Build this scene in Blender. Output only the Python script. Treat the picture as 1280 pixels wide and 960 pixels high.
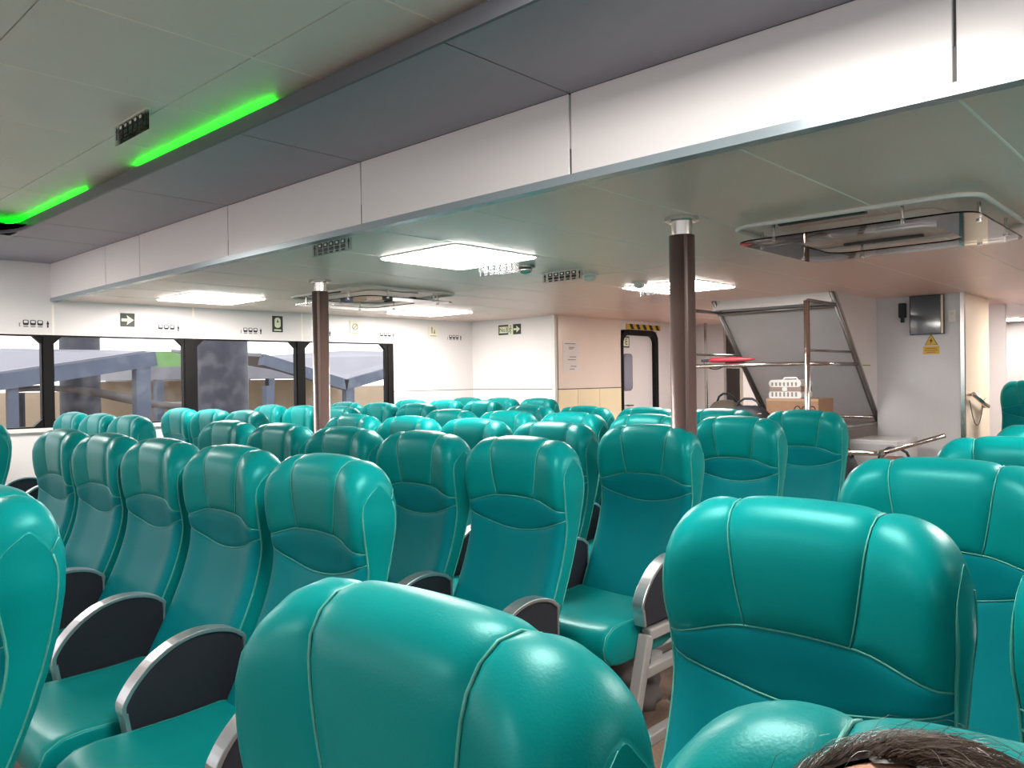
import bpy, bmesh, math, random
from mathutils import Vector, Matrix
random.seed(7)
S = bpy.context.scene
C = S.collection
for o in list(bpy.data.objects): bpy.data.objects.remove(o)

# ------------------------------------------------------------------ camera
CAMZ = 1.33
cam = bpy.data.cameras.new('camera'); cam.sensor_width = 36.0; cam.lens = 36.0*987/1280
cam.clip_start = 0.02; cam.clip_end = 300
camo = bpy.data.objects.new('camera', cam); C.objects.link(camo)
cr = Vector((0.73143776, 0.6817716, -0.01364854))      # camera right, up, back in world axes
cu = Vector((0.00518831, 0.01445059, 0.99988212))
cb = Vector((0.68188847, -0.73142236, 0.00703246))
camo.matrix_world = Matrix(((cr.x, cu.x, cb.x, 0), (cr.y, cu.y, cb.y, 0), (cr.z, cu.z, cb.z, CAMZ), (0, 0, 0, 1)))
S.camera = camo
# ------------------------------------------------------------------ world, exposure
w = bpy.data.worlds.new('sky'); S.world = w; w.use_nodes = True
bgn = w.node_tree.nodes['Background']; bgn.inputs[0].default_value = (1.0, 0.985, 0.97, 1); bgn.inputs[1].default_value = 1.7
S.view_settings.view_transform = 'Standard'; S.view_settings.look = 'None'
S.view_settings.exposure = 1.0; S.view_settings.gamma = 1.0; S.view_settings.use_curve_mapping = False
LAMP = 24.0                                              # emission of the ceiling lamps

# ------------------------------------------------------------------ materials
def mat(name, col, rough=0.5, metal=0.0, noise=0.0, scale=20.0, bump=0.0, bscale=200.0, coat=0.0, spec=0.5):
    m = bpy.data.materials.new(name); m.use_nodes = True
    nt = m.node_tree; b = nt.nodes['Principled BSDF']
    b.inputs['Base Color'].default_value = (*col, 1); b.inputs['Roughness'].default_value = rough
    b.inputs['Metallic'].default_value = metal; b.inputs['Specular IOR Level'].default_value = spec
    if coat: b.inputs['Coat Weight'].default_value = coat; b.inputs['Coat Roughness'].default_value = 0.15
    tc = nt.nodes.new('ShaderNodeTexCoord')
    if noise:
        n = nt.nodes.new('ShaderNodeTexNoise'); n.inputs['Scale'].default_value = scale; n.inputs['Detail'].default_value = 4
        mx = nt.nodes.new('ShaderNodeMix'); mx.data_type = 'RGBA'
        mx.inputs['A'].default_value = (*[c*(1-noise) for c in col], 1); mx.inputs['B'].default_value = (*[min(1, c*(1+noise)) for c in col], 1)
        nt.links.new(tc.outputs['Object'], n.inputs['Vector']); nt.links.new(n.outputs['Fac'], mx.inputs['Factor'])
        nt.links.new(mx.outputs['Result'], b.inputs['Base Color'])
    if bump:
        n = nt.nodes.new('ShaderNodeTexNoise'); n.inputs['Scale'].default_value = bscale; n.inputs['Detail'].default_value = 3
        bp = nt.nodes.new('ShaderNodeBump'); bp.inputs['Strength'].default_value = bump; bp.inputs['Distance'].default_value = 0.002
        nt.links.new(tc.outputs['Object'], n.inputs['Vector']); nt.links.new(n.outputs['Fac'], bp.inputs['Height'])
        nt.links.new(bp.outputs['Normal'], b.inputs['Normal'])
    return m
def emat(name, col, s):
    m = bpy.data.materials.new(name); m.use_nodes = True; nt = m.node_tree
    b = nt.nodes['Principled BSDF']; b.inputs['Base Color'].default_value = (*col, 1)
    b.inputs['Emission Color'].default_value = (*col, 1); b.inputs['Emission Strength'].default_value = s
    return m
def glassmat(name, tint, refl, dirt=0.0, dirtcol=(0.6, 0.6, 0.65)):
    m = bpy.data.materials.new(name); m.use_nodes = True; nt = m.node_tree
    for n in list(nt.nodes): nt.nodes.remove(n)
    out = nt.nodes.new('ShaderNodeOutputMaterial'); tr = nt.nodes.new('ShaderNodeBsdfTransparent'); tr.inputs[0].default_value = (*tint, 1)
    gl = nt.nodes.new('ShaderNodeBsdfGlossy'); gl.inputs['Roughness'].default_value = 0.03
    lw = nt.nodes.new('ShaderNodeLayerWeight'); lw.inputs[0].default_value = refl
    mx = nt.nodes.new('ShaderNodeMixShader')
    nt.links.new(lw.outputs['Fresnel'], mx.inputs[0]); nt.links.new(tr.outputs[0], mx.inputs[1]); nt.links.new(gl.outputs[0], mx.inputs[2])
    last = mx
    if dirt:
        tc = nt.nodes.new('ShaderNodeTexCoord'); n = nt.nodes.new('ShaderNodeTexNoise'); n.inputs['Scale'].default_value = 9; n.inputs['Detail'].default_value = 6
        mp = nt.nodes.new('ShaderNodeMapRange'); mp.inputs['From Min'].default_value = 0.45; mp.inputs['From Max'].default_value = 0.8
        mp.inputs['To Max'].default_value = dirt
        df = nt.nodes.new('ShaderNodeBsdfDiffuse'); df.inputs[0].default_value = (*dirtcol, 1)
        m2 = nt.nodes.new('ShaderNodeMixShader')
        nt.links.new(tc.outputs['Object'], n.inputs['Vector']); nt.links.new(n.outputs['Fac'], mp.inputs['Value']); nt.links.new(mp.outputs[0], m2.inputs[0])
        nt.links.new(mx.outputs[0], m2.inputs[1]); nt.links.new(df.outputs[0], m2.inputs[2]); last = m2
    nt.links.new(last.outputs[0], out.inputs[0])
    return m

TEAL = (0.001, 0.192, 0.188)
def leather():
    m = mat('teal_leather', TEAL, 0.34, 0, 0.16, 7.0, 0.10, 420.0, spec=0.24)
    return m
M_LEA = leather()
M_LEA2 = mat('teal_leather_plain', (0.001, 0.152, 0.172), 0.46, 0, 0.12, 6.0, 0.10, 420.0, spec=0.12)
for _m in (M_LEA, M_LEA2): _m.node_tree.nodes['Principled BSDF'].inputs['Specular Tint'].default_value = (0.30, 1.0, 1.0, 1)
M_PIPE = mat('worn_teal_piping', (0.045, 0.27, 0.23), 0.45, 0, 0.35, 30)
M_ARM = mat('black_armrest_vinyl', (0.012, 0.013, 0.02), 0.55, 0, 0.2, 40, 0.2, 300)
M_ALU = mat('satin_aluminium', (0.62, 0.63, 0.65), 0.32, 0.9)
M_LEG = mat('grey_painted_cast_leg', (0.33, 0.31, 0.30), 0.5, 0.2, 0.1, 15)
M_STEEL = mat('polished_steel', (0.60, 0.57, 0.54), 0.2, 1.0)
M_DSTEEL = mat('dull_steel', (0.28, 0.26, 0.25), 0.35, 0.9, 0.15, 30)
M_WHITE = mat('white_wall_laminate', (0.77, 0.725, 0.72), 0.32, 0, 0.02, 3)
M_CREAM = mat('cream_laminate', (0.80, 0.68, 0.54), 0.35, 0, 0.03, 3)
M_BEIGE = mat('brushed_beige_laminate', (0.82, 0.69, 0.60), 0.28, 0.15, 0.05, 4)
M_YELLOW = mat('pale_yellow_panel', (0.92, 0.78, 0.52), 0.4, 0, 0.03, 4)
M_FASC = mat('white_fascia_laminate', (0.75, 0.725, 0.73), 0.22, 0, 0.01, 3)
M_LOWC = mat('warm_grey_ceiling_laminate', (0.87, 0.61, 0.54), 0.34, 0, 0.04, 4)
M_UPC = mat('grey_green_ceiling_laminate', (0.84, 0.80, 0.75), 0.4, 0, 0.04, 5)
M_DARK = mat('dark_mauve_panel', (0.31, 0.275, 0.335), 0.4, 0, 0.08, 6, 0.1, 300)
M_LIP = mat('dark_slate_edge', (0.10, 0.105, 0.125), 0.4)
M_TRIMG = mat('grey_blue_edge_trim', (0.30, 0.36, 0.40), 0.25, 0.3)
M_SEAML = mat('pale_joint_strip', (0.96, 0.88, 0.80), 0.4)
M_SEAMD = mat('dark_joint', (0.09, 0.085, 0.09), 0.6)
M_BLACK = mat('black_rubber', (0.008, 0.007, 0.007), 0.5, spec=0.15)
M_FLOOR = mat('brown_floor_carpet', (0.20, 0.125, 0.09), 0.9, 0, 0.3, 60, 0.4, 400)
M_POLE = mat('dark_bronze_column', (0.155, 0.098, 0.088), 0.32, 0.25, 0.08, 8)
M_GREYW = mat('pale_grey_panel', (0.60, 0.60, 0.62), 0.38, 0, 0.05, 6)
M_STAIR = mat('grey_stair_panel', (0.54, 0.53, 0.55), 0.3, 0.2, 0.08, 5)
M_ICON = mat('icon_ink', (0.012, 0.014, 0.02), 0.6)
M_SIGNK = mat('dark_green_sign', (0.028, 0.035, 0.022), 0.5)
M_SIGNC = mat('cream_photoluminescent_print', (0.75, 0.76, 0.56), 0.5)
M_SIGNW = mat('pale_sign', (0.80, 0.74, 0.62), 0.5)
M_YEL = mat('warning_yellow', (0.68, 0.42, 0.03), 0.5)
M_PAPER = mat('white_paper', (0.80, 0.74, 0.70), 0.7)
M_PLASTW = mat('white_plastic', (0.74, 0.70, 0.66), 0.4)
M_PANE = glassmat('window_glass', (0.93, 0.94, 0.96), 0.10, 0.05)
M_ACRY = glassmat('clear_acrylic', (0.90, 0.91, 0.92), 0.20)
M_SGN = glassmat('sign_acrylic', (0.90, 0.90, 0.90), 0.15)
M_LAMP = emat('lamp_diffuser', (1.0, 0.945, 0.89), LAMP)
M_LED = emat('green_led', (0.001, 1.0, 0.008), 6.0)
M_LEDC = emat('cyan_led', (0.02, 1.0, 0.45), 26.0)

# ------------------------------------------------------------------ helpers
def link(name, me, m=None, parent=None):
    o = bpy.data.objects.new(name, me); C.objects.link(o)
    if m is not None and me is not None and not me.materials: me.materials.append(m)
    if parent is not None: o.parent = parent
    return o
def mesh(name, verts, faces, smooth=False):
    me = bpy.data.meshes.new(name); me.from_pydata([tuple(v) for v in verts], [], faces)
    me.validate(); me.update()
    bm = bmesh.new(); bm.from_mesh(me); bmesh.ops.recalc_face_normals(bm, faces=bm.faces); bm.to_mesh(me); bm.free()
    if smooth:
        for p in me.polygons: p.use_smooth = True
    return me
class MB:
    def __init__(s): s.v = []; s.f = []
    def add(s, v, f):
        n = len(s.v); s.v += [tuple(p) for p in v]; s.f += [tuple(i+n for i in q) for q in f]; return s
    def box(s, a, b):
        x0, y0, z0 = [min(p, q) for p, q in zip(a, b)]; x1, y1, z1 = [max(p, q) for p, q in zip(a, b)]
        return s.add([(x0,y0,z0),(x1,y0,z0),(x1,y1,z0),(x0,y1,z0),(x0,y0,z1),(x1,y0,z1),(x1,y1,z1),(x0,y1,z1)],
                     [(0,3,2,1),(4,5,6,7),(0,1,5,4),(1,2,6,5),(2,3,7,6),(3,0,4,7)])
    def obox(s, p, q, wid, hgt, up=(0, 0, 1)):
        p = Vector(p); q = Vector(q); d = (q-p).normalized(); u = Vector(up)
        r = d.cross(u)
        if r.length < 1e-4: r = d.cross(Vector((0, 1, 0)))
        r.normalize(); u = r.cross(d)
        vs = []
        for c in (p, q):
            for a, b in ((-1,-1),(1,-1),(1,1),(-1,1)): vs.append(c + r*(a*wid/2) + u*(b*hgt/2))
        return s.add(vs, [(0,1,2,3),(7,6,5,4),(0,4,5,1),(1,5,6,2),(2,6,7,3),(3,7,4,0)])
    def tube(s, pts, r, n=8, caps=True, closed=False):
        pts = [Vector(p) for p in pts]; rs = r if isinstance(r, (list, tuple)) else [r]*len(pts)
        L = len(pts); base = len(s.v); prev = None
        for i, p in enumerate(pts):
            if closed: d = pts[(i+1) % L]-pts[i-1]
            else: d = (pts[min(i+1, L-1)]-pts[max(i-1, 0)])
            if d.length < 1e-9: d = Vector((0, 0, 1))
            d.normalize()
            if prev is None:
                a = Vector((0, 0, 1)) if abs(d.z) < 0.9 else Vector((1, 0, 0))
                u = d.cross(a).normalized()
            else:
                u = prev - d*prev.dot(d)
                if u.length < 1e-6: u = d.orthogonal()
                u.normalize()
            prev = u; v = d.cross(u)
            for k in range(n):
                an = 2*math.pi*k/n; s.v.append(tuple(p + (u*math.cos(an)+v*math.sin(an))*rs[i]))
        for i in range(L if closed else L-1):
            for k in range(n):
                a = base+i*n+k; b = base+i*n+(k+1) % n; j = (i+1) % L; c = base+j*n+(k+1) % n; d2 = base+j*n+k
                s.f.append((a, b, c, d2))
        if caps and not closed:
            s.f.append(tuple(base+k for k in range(n))[::-1]); s.f.append(tuple(base+(L-1)*n+k for k in range(n)))
        return s
    def prism(s, pts2, axis, a, b):
        """polygon pts2 extruded along axis from a to b; for axis 0 pts are (y,z), 1 -> (x,z), 2 -> (x,y)"""
        n = len(pts2)
        def mk(p, t):
            return (t, p[0], p[1]) if axis == 0 else ((p[0], t, p[1]) if axis == 1 else (p[0], p[1], t))
        vs = [mk(p, a) for p in pts2]+[mk(p, b) for p in pts2]
        fs = [tuple(range(n))[::-1], tuple(range(n, 2*n))]+[(i, (i+1) % n, n+(i+1) % n, n+i) for i in range(n)]
        return s.add(vs, fs)
    def lathe(s, prof, c, n=16):
        c = Vector(c); base = len(s.v)
        for r, z in prof:
            for k in range(n):
                an = 2*math.pi*k/n; s.v.append((c.x+r*math.cos(an), c.y+r*math.sin(an), c.z+z))
        for i in range(len(prof)-1):
            for k in range(n):
                s.f.append((base+i*n+k, base+i*n+(k+1) % n, base+(i+1)*n+(k+1) % n, base+(i+1)*n+k))
        s.f.append(tuple(base+k for k in range(n))[::-1]); s.f.append(tuple(base+(len(prof)-1)*n+k for k in range(n)))
        return s
    def me(s, name, smooth=False): return mesh(name, s.v, s.f, smooth)
    def build(s, name, m, parent=None, smooth=False): return link(name, s.me(name, smooth), m, parent)
def bevel(o, wdt, seg=2):
    b = o.modifiers.new('bevel', 'BEVEL'); b.width = wdt; b.segments = seg; b.limit_method = 'ANGLE'
    return o
def empty(name, loc, rz=0):
    o = bpy.data.objects.new(name, None); o.empty_display_size = 0.1; C.objects.link(o); o.location = loc; o.rotation_euler = (0, 0, rz); return o
def tag(o, label, cat, group=None):
    o['label'] = label; o['category'] = cat
    if group: o['group'] = group
    return o
def struct(o, label=None):
    o['kind'] = 'structure'
    if label: o['label'] = label
    return o
def rrect(x0, y0, x1, y1, r, n=5):
    pts = []
    for cx, cy, a0 in ((x1-r, y1-r, 0), (x0+r, y1-r, 90), (x0+r, y0+r, 180), (x1-r, y0+r, 270)):
        for k in range(n+1):
            a = math.radians(a0+90*k/n); pts.append((cx+r*math.cos(a), cy+r*math.sin(a)))
    return pts
def copy_tree(o, parent=None):
    c = o.copy(); C.objects.link(c); c.parent = parent
    for ch in o.children: copy_tree(ch, c)
    return c
def text_mesh(txt, size, depth=0.001):
    cu_ = bpy.data.curves.new('t', 'FONT'); cu_.body = txt; cu_.size = size; cu_.extrude = depth; cu_.align_x = 'CENTER'; cu_.align_y = 'CENTER'
    cu_.resolution_u = 2
    to = bpy.data.objects.new('t', cu_); C.objects.link(to)
    dg = bpy.context.evaluated_depsgraph_get(); dg.update()
    me = bpy.data.meshes.new_from_object(to.evaluated_get(dg)); bpy.data.objects.remove(to); me.materials.clear()
    return me

# ================================================================== STRUCTURE
ZL, ZH, ZU = 1.98, 2.26, 2.335          # low ceiling, dark band, upper ceiling
YF = 2.035                             # fascia
YB = 6.28                              # aft bulkhead
XR, YFRONT = 7.7, -4.5
def xw(y): return -6.73+0.062*(y-2.05) # tapering window side

floor = struct(MB().box((-7.3, YFRONT, -0.06), (XR, 12.2, 0)).build('floor', M_FLOOR))

# --- low ceiling with its panels
ceil = struct(MB().box((-7.3, YF, ZL+0.012), (XR, 12.2, ZL+0.10)).build('ceiling', M_SEAMD))
tile_me = MB().box((0.003, 0.003, 0), (0.562, 1.997, 0.012)).me('ceiling_tile'); tile_me.materials.append(M_LOWC)
strip_me = MB().box((-0.0035, 0, -0.0012), (0.0035, 10.1, 0.006)).me('joint_strip'); strip_me.materials.append(M_SEAML)
for i in range(-12, 15):
    x = -0.5+0.565*i
    if x > XR: continue
    for j in range(5):
        t = link('ceiling_tile', tile_me, None, ceil); t.location = (x, YF+2.0*j, ZL)
    s_ = link('joint_strip', strip_me, None, ceil); s_.location = (x, YF, ZL)
# --- fascia
fas = struct(MB().box((-7.3, YF+0.012, ZL-0.005), (XR, YF+0.05, ZH+0.14)).build('wall_fascia', M_SEAMD), 'white fascia stepping the ceiling down across the cabin')
fx = [-7.2, -5.62, -5.06, -3.925, -2.76, -1.62, -0.49, 0.64, 1.77, 2.9, 4.03, 5.16, 6.29, 7.42]
for a, b in zip(fx[:-1], fx[1:]):
    bevel(MB().box((a+0.004, YF-0.003, ZL+0.014), (b-0.004, YF+0.014, ZH)).build('fascia_panel', M_FASC, fas), 0.002, 1)
struct(MB().prism([(YF-0.006, ZL-0.012), (YF+0.04, ZL-0.012), (YF+0.04, ZL+0.002), (YF-0.001, ZL+0.016), (YF-0.006, ZL+0.016)], 0, -7.2, XR).build('trim_1', M_TRIMG), 'grey blue edge trim under the white fascia')
# --- dark band with rounded inner corner and lip, from one 2D outline
YD = 1.475
XI = -5.75                                            # inner edge of the band along the window side
band = struct(MB().box((-7.2, YD+0.06, ZH+0.012), (XR, YF+0.03, ZH+0.08)).box((-7.2, YFRONT, ZH+0.012), (XI-0.06, YD+0.06, ZH+0.08)).build('ceiling_dark_band', M_SEAMD), 'dark mauve ceiling band between the fascia and the green lit recess')
RC = 0.42
arc = [(XI+RC-RC*math.cos(math.radians(a)), YD-RC+RC*math.sin(math.radians(a))) for a in range(0, 91, 9)]  # from side edge up to front edge
for k, (a, b) in enumerate(zip(fx[:-1], fx[1:])):
    if b < XI: pts = [(a, YD-1.1), (b-0.003, YD-1.1), (b-0.003, YF-0.004), (a, YF-0.004)]
    elif a < XI+RC:
        pts = [(a+0.003, YF-0.004), (a+0.003, YD-1.1), (XI, YD-1.1)]+arc+[(b-0.003, YD), (b-0.003, YF-0.004)]
    else: pts = [(a+0.003, YD), (b-0.003, YD), (b-0.003, YF-0.004), (a+0.003, YF-0.004)]
    MB().prism(pts, 2, ZH, ZH+0.014).build('dark_panel', M_DARK, band)
for j in range(4):
    MB().box((-7.2, YD-1.1-1.13*(j+1)+0.003, ZH), (XI, YD-1.1-1.13*j-0.003, ZH+0.014)).build('dark_panel', M_DARK, band)
path = [(XI, YFRONT), (XI, YD-RC-0.01)]+arc+[(XR, YD)]
lip = MB()
for (x0, y0), (x1, y1) in zip(path[:-1], path[1:]):
    lip.obox((x0, y0, ZH+0.024), (x1, y1, ZH+0.024), 0.012, 0.052)
struct(lip.build('trim_2', M_LIP), 'dark slate lip along the edge of the lit ceiling recess')
# --- upper ceiling tiles
upc = struct(MB().box((-7.2, YFRONT, ZU+0.012), (XR, YF+0.04, ZU+0.1)).build('ceiling_recess', M_SEAMD), 'raised grey ceiling field with square tiles')
ut = MB().box((0.002, 0.002, 0), (0.587, 0.572, 0.012)).me('ceiling_tile'); ut.materials.append(M_UPC)
us = MB().box((-0.003, 0, -0.001), (0.003, 0.574, 0.006)).me('joint_strip'); us.materials.append(M_SEAML)
for i in range(-9, 13):
    for j in range(-9, 1):
        x = -1.665+0.589*i; y = 1.254+0.574*j
        if x+0.6 < XI-0.25 or y < YFRONT: continue
        t = link('ceiling_tile', ut, None, upc); t.location = (x, y, ZU)
        s_ = link('joint_strip', us, None, upc); s_.location = (x, y, ZU)
ut2 = MB().box((0.002, 0.0, 0), (1.176, 0.76, 0.012)).me('ceiling_tile'); ut2.materials.append(M_UPC)
for i in range(-4, 8):
    t = link('ceiling_tile', ut2, None, upc); t.location = (-1.665+1.178*i, 1.828, ZU)

# --- LED strip in the recess (two lit runs)
led1 = MB().tube([(-3.74, YD+0.022, ZH+0.057), (-2.53, YD+0.022, ZH+0.057)], 0.006, 6).build('led_strip', M_LED)
tag(led1, 'green LED strip lighting the ceiling edge above the dark band, right run', 'led strip', 'green ceiling LED strips')
arc2 = [(XI+RC-(RC+0.02)*math.cos(math.radians(a)), YD-RC+(RC+0.02)*math.sin(math.radians(a)), ZH+0.057) for a in range(90, 20, -7)]
led2 = MB().tube([(-4.37, YD+0.022, ZH+0.057)]+arc2, 0.006, 6).build('led_strip', M_LED)
tag(led2, 'green LED strip curving round the recess corner near the window wall', 'led strip', 'green ceiling LED strips')

# --- window wall (slightly tapering); built along y
def wallseg(name, y0, y1, z0, z1, m, th=0.06, off=0.0, parent=None):
    a, b = xw(y0)+off, xw(y1)+off
    mb = MB().prism([(a, y0), (b, y1), (b-th, y1), (a-th, y0)], 2, z0, z1)
    return mb.build(name, m, parent)
WB, WT = 1.0, 1.712
wl = struct(wallseg('wall_left', YFRONT, YB+0.1, 0, WB-0.03, M_WHITE), 'white wall below and above the cabin windows')
def wp(y0, y1, z0, z1, nm='wall_panel', m=M_WHITE): return wallseg(nm, y0, y1, z0, z1, m, parent=wl)
wallseg('window_sill', YFRONT, 5.2, WB-0.03, WB, M_WHITE, 0.09, 0.02, wl)
upj = [YFRONT, -2.6, -1.5, -0.4, 0.85, 2.045, 3.12, 4.15, YB+0.1]
for a, b in zip(upj[:-1], upj[1:]):
    wp(a+0.003, b-0.003, WT, ZH+0.02 if b < 2.1 else ZL+0.02)
    wallseg('joint_strip', b-0.008, b+0.008, WT, ZL+0.01, M_SEAML, 0.004, 0.0025, wl)
wp(5.19, YB+0.1, 1.215, WT); wp(5.19, YB+0.1, WB-0.03, 1.208)
wallseg('joint_line', 5.19, YB+0.1, 1.207, 1.216, M_SEAMD, 0.05, -0.004, wl)
for yj in (0.9, 2.0, 3.1, 4.15, 5.19):
    wallseg('joint_strip', yj-0.004, yj+0.004, 0.05, WB-0.03, M_SEAML, 0.004, 0.0015, wl)
wins = [(-2.55, -1.5), (-1.45, -0.25), (-0.15, 0.85), (0.94, 1.962), (2.048, 3.03), (3.15, 4.085), (4.18, 5.105)]
for n, (a, b) in enumerate(wins):
    # black surround with chamfered corners, made as a ring
    oa, ob = a-0.05, b+0.05
    ch = 0.055
    inner = [(a+ch, WB+0.012), (b-ch, WB+0.012), (b, WB+0.012+ch), (b, WT-0.012-ch), (b-ch, WT-0.012), (a+ch, WT-0.012), (a, WT-0.012-ch), (a, WB+0.012+ch)]
    outer = [(oa+ch, WB), (ob-ch, WB), (ob, WB), (ob, WT), (ob-ch, WT), (oa+ch, WT), (oa, WT), (oa, WB)]
    outer = [(a+ch, WB), (b-ch, WB), (ob, WB), (ob, WT), (b-ch, WT), (a+ch, WT), (oa, WT), (oa, WB)]
    # octagon ring: pair points
    vs = []; fs = []
    def P3(y, z, d): return (xw(y)+d, y, z)
    o8 = [outer[0], outer[1], (ob, WB), (ob, WT), outer[4], outer[5], (oa, WT), (oa, WB)]
    i8 = inner
    for d in (0.0, -0.05):
        vs += [P3(y, z, d) for y, z in o8]+[P3(y, z, d) for y, z in i8]
    for k in range(8):
        q = (k+1) % 8
        fs += [(k, q, 8+q, 8+k), (16+k, 24+k, 24+q, 16+q), (8+k, 8+q, 24+q, 24+k), (k, 16+k, 16+q, q)]
    wo = struct(MB().add(vs, fs).build('window_%d' % (n+1), M_BLACK), 'black framed cabin window, number %d along the window wall' % (n+1))
    wallseg('window_pane', a-0.01, b+0.01, WB, WT, M_PANE, 0.006, -0.03, wo)
    wallseg('window_post', b+0.01 if n < 6 else b+0.02, b+0.076 if n < 6 else b+0.085, WB, WT, M_BLACK, 0.03, 0.012, wo)

# --- aft bulkhead by the window seats, side wall with the door
wa = struct(MB().box((-6.6, YB, 1.215), (-5.25, YB+0.06, ZL+0.02)).build('wall_aft', M_WHITE), 'white aft bulkhead behind the window seats')
MB().box((-6.6, YB, 0), (-5.25, YB+0.06, 1.207)).build('wall_panel', M_WHITE, wa)
MB().box((-6.6, YB+0.004, 1.206), (-5.25, YB+0.05, 1.216)).build('joint_line', M_SEAMD, wa)
MB().box((-5.275, YB-0.012, 0), (-5.235, YB+0.03, ZL)).build('corner_trim', M_PLASTW, wa)
XS = -5.25
ws = struct(MB().box((XS-0.06, YB+0.03, 1.215), (XS, 7.47, ZL+0.02)).build('wall_side', M_BEIGE), 'beige laminate side wall beside the aft door')
for a, b in ((YB+0.03, 6.66), (6.67, 7.05), (7.06, 7.47)):
    MB().box((XS-0.06, a, 0), (XS, b, 1.205)).build('wall_panel', M_YELLOW, ws)  # lower panels paler and yellower than the beige above
MB().box((XS-0.05, YB+0.03, 1.204), (XS-0.003, 7.47, 1.216)).build('joint_line', M_SEAMD, ws)
MB().box((XS-0.06, 7.47, 1.875), (XS, 8.22, ZL+0.02)).build('wall_panel', M_WHITE, ws)
MB().box((XS-0.06, 8.22, 0), (XS, 9.2, ZL+0.02)).build('wall_panel', M_WHITE, ws)
# door with thick black gasket frame
do = struct(MB().prism(rrect(7.50, 0.05, 8.18, 1.83, 0.09), 0, XS-0.075, XS-0.035).build('door_1', M_WHITE), 'white aft door with a small window and black rounded gasket')
ring = MB(); pin = rrect(7.505, 0.05, 8.165, 1.815, 0.10); pout = rrect(7.465, 0.0, 8.235, 1.88, 0.13)
for k in range(len(pin)):
    q = (k+1) % len(pin)
    for (xa, xb) in ((XS-0.05, XS+0.012),):
        vs = [(xa, *pin[k]), (xa, *pin[q]), (xa, *pout[q]), (xa, *pout[k]), (xb, *pin[k]), (xb, *pin[q]), (xb, *pout[q]), (xb, *pout[k])]
        ring.add(vs, [(0,1,2,3),(7,6,5,4),(0,4,5,1),(2,6,7,3)])
ring.build('door_gasket', M_BLACK, do)
MB().prism(rrect(7.55, 1.17, 7.74, 1.60, 0.05), 0, XS-0.04, XS-0.028).build('window_gasket', mat('grey_gasket', (0.16, 0.16, 0.2), 0.5), do)
MB().prism(rrect(7.57, 1.19, 7.72, 1.58, 0.04), 0, XS-0.03, XS-0.025).build('door_window', mat('dim_door_glass', (0.22, 0.22, 0.30), 0.08), do)
MB().tube([(XS-0.03, 7.56, 1.0), (XS+0.03, 7.56, 1.0), (XS+0.03, 7.66, 1.0)], 0.008, 6).build('door_handle', M_STEEL, do)

# --- stair enclosure: sloping underside, side wall, grey bulkhead, cream end
XA, XB2 = -3.41, -2.40
st = MB().prism([(YB+0.0, ZL), (YB+0.05, ZL), (8.30, 0.0), (8.20, 0.0)], 0, XA, XB2)
struct(st.build('wall_stair', M_STAIR), 'grey sloping underside of a stair behind the luggage rack')
struct(MB().prism([(YB+0.02, ZL+0.01), (7.25, ZL+0.01), (7.25, 0.975)], 0, XB2-0.0, XB2+0.03).build('wall_stair_flank', M_WHITE), 'white flank wall between the stair and grey bulkhead')
struct(MB().box((XB2+0.03, 7.22, 0), (-1.705, 7.28, ZL+0.01)).build('wall_grey', M_GREYW), 'pale grey bulkhead holding the screen')
struct(MB().box((-1.745, 7.24, 0), (-1.69, 8.06, ZL+0.01)).build('wall_cream', M_CREAM), 'cream wall end beside the grey bulkhead')
struct(MB().box((-1.715, 7.205, 0), (-1.685, 7.24, ZL)).build('trim_3', M_STEEL), 'polished steel corner strip on the grey bulkhead')
struct(MB().box((XA-0.02, YB+0.0, 1.90), (XB2, YB+0.04, ZL+0.01)).build('wall_stair_top', M_WHITE), 'white strip under the ceiling over the stair')
# aft bulkhead of the passage with an opening
wq = struct(MB().box((-4.40, 8.75, 0), (-1.7, 8.82, ZL+0.01)).build('wall_passage', M_WHITE), 'white bulkhead at the end of the passage behind the luggage rack')
struct(MB().box((-5.25, 9.15, 0), (-4.86, 9.22, ZL+0.01)).build('wall_passage_left', M_WHITE), 'white bulkhead beside the passage opening')
struct(MB().box((-4.43, 8.735, 0), (-4.395, 8.76, ZL)).build('trim_4', M_STEEL), 'polished steel strip at the passage opening')
struct(MB().box((-4.90, 8.735, 0), (-4.87, 8.76, ZL)).build('trim_5', M_STEEL), 'polished steel strip on the far side of the passage opening')
# far end, starboard and forward walls
wf = struct(MB().box((-7.3, 12.1, 0), (XR, 12.2, ZL+0.02)).build('wall_far', M_WHITE), 'white wall at the far aft end')
for a, b in ((-7.15, -6.5), (-1.35, -1.22), (-1.0, -0.7), (-8, -7.9)):
    if a > -7.3: MB().box((a, 12.07, 0.9), (b, 12.11, 1.72)).build('dark_pane', M_BLACK, wf)
struct(MB().box((-7.3, YB+0.1, 0), (-5.31, YB+0.16, ZL)).build('wall_aft_back', M_WHITE))
wr = struct(MB().box((XR, YFRONT, 0), (XR+0.06, 12.2, 1.0)).build('wall_right', M_WHITE))
MB().box((XR, YFRONT, 1.71), (XR+0.06, 12.2, 2.45)).build('wall_panel', M_WHITE, wr)
for k in range(9):
    MB().box((XR, YFRONT+1.9*k, 1.0), (XR+0.06, YFRONT+1.9*k+(0.15 if k < 6 else 1.9), 1.71)).build('window_post', M_BLACK, wr)
wfr = struct(MB().box((-7.3, YFRONT-0.06, 0), (XR+0.06, YFRONT, 0.85)).build('wall_front', M_WHITE), 'white forward wall below the bow windows')
MB().box((-7.3, YFRONT-0.06, 2.05), (XR+0.06, YFRONT, 2.45)).build('wall_panel', M_WHITE, wfr)
for k in range(11): MB().box((-7.3+1.48*k, YFRONT-0.06, 0.85), (-7.3+1.48*k+0.2, YFRONT, 2.05)).build('window_post', M_BLACK, wfr)
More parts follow.
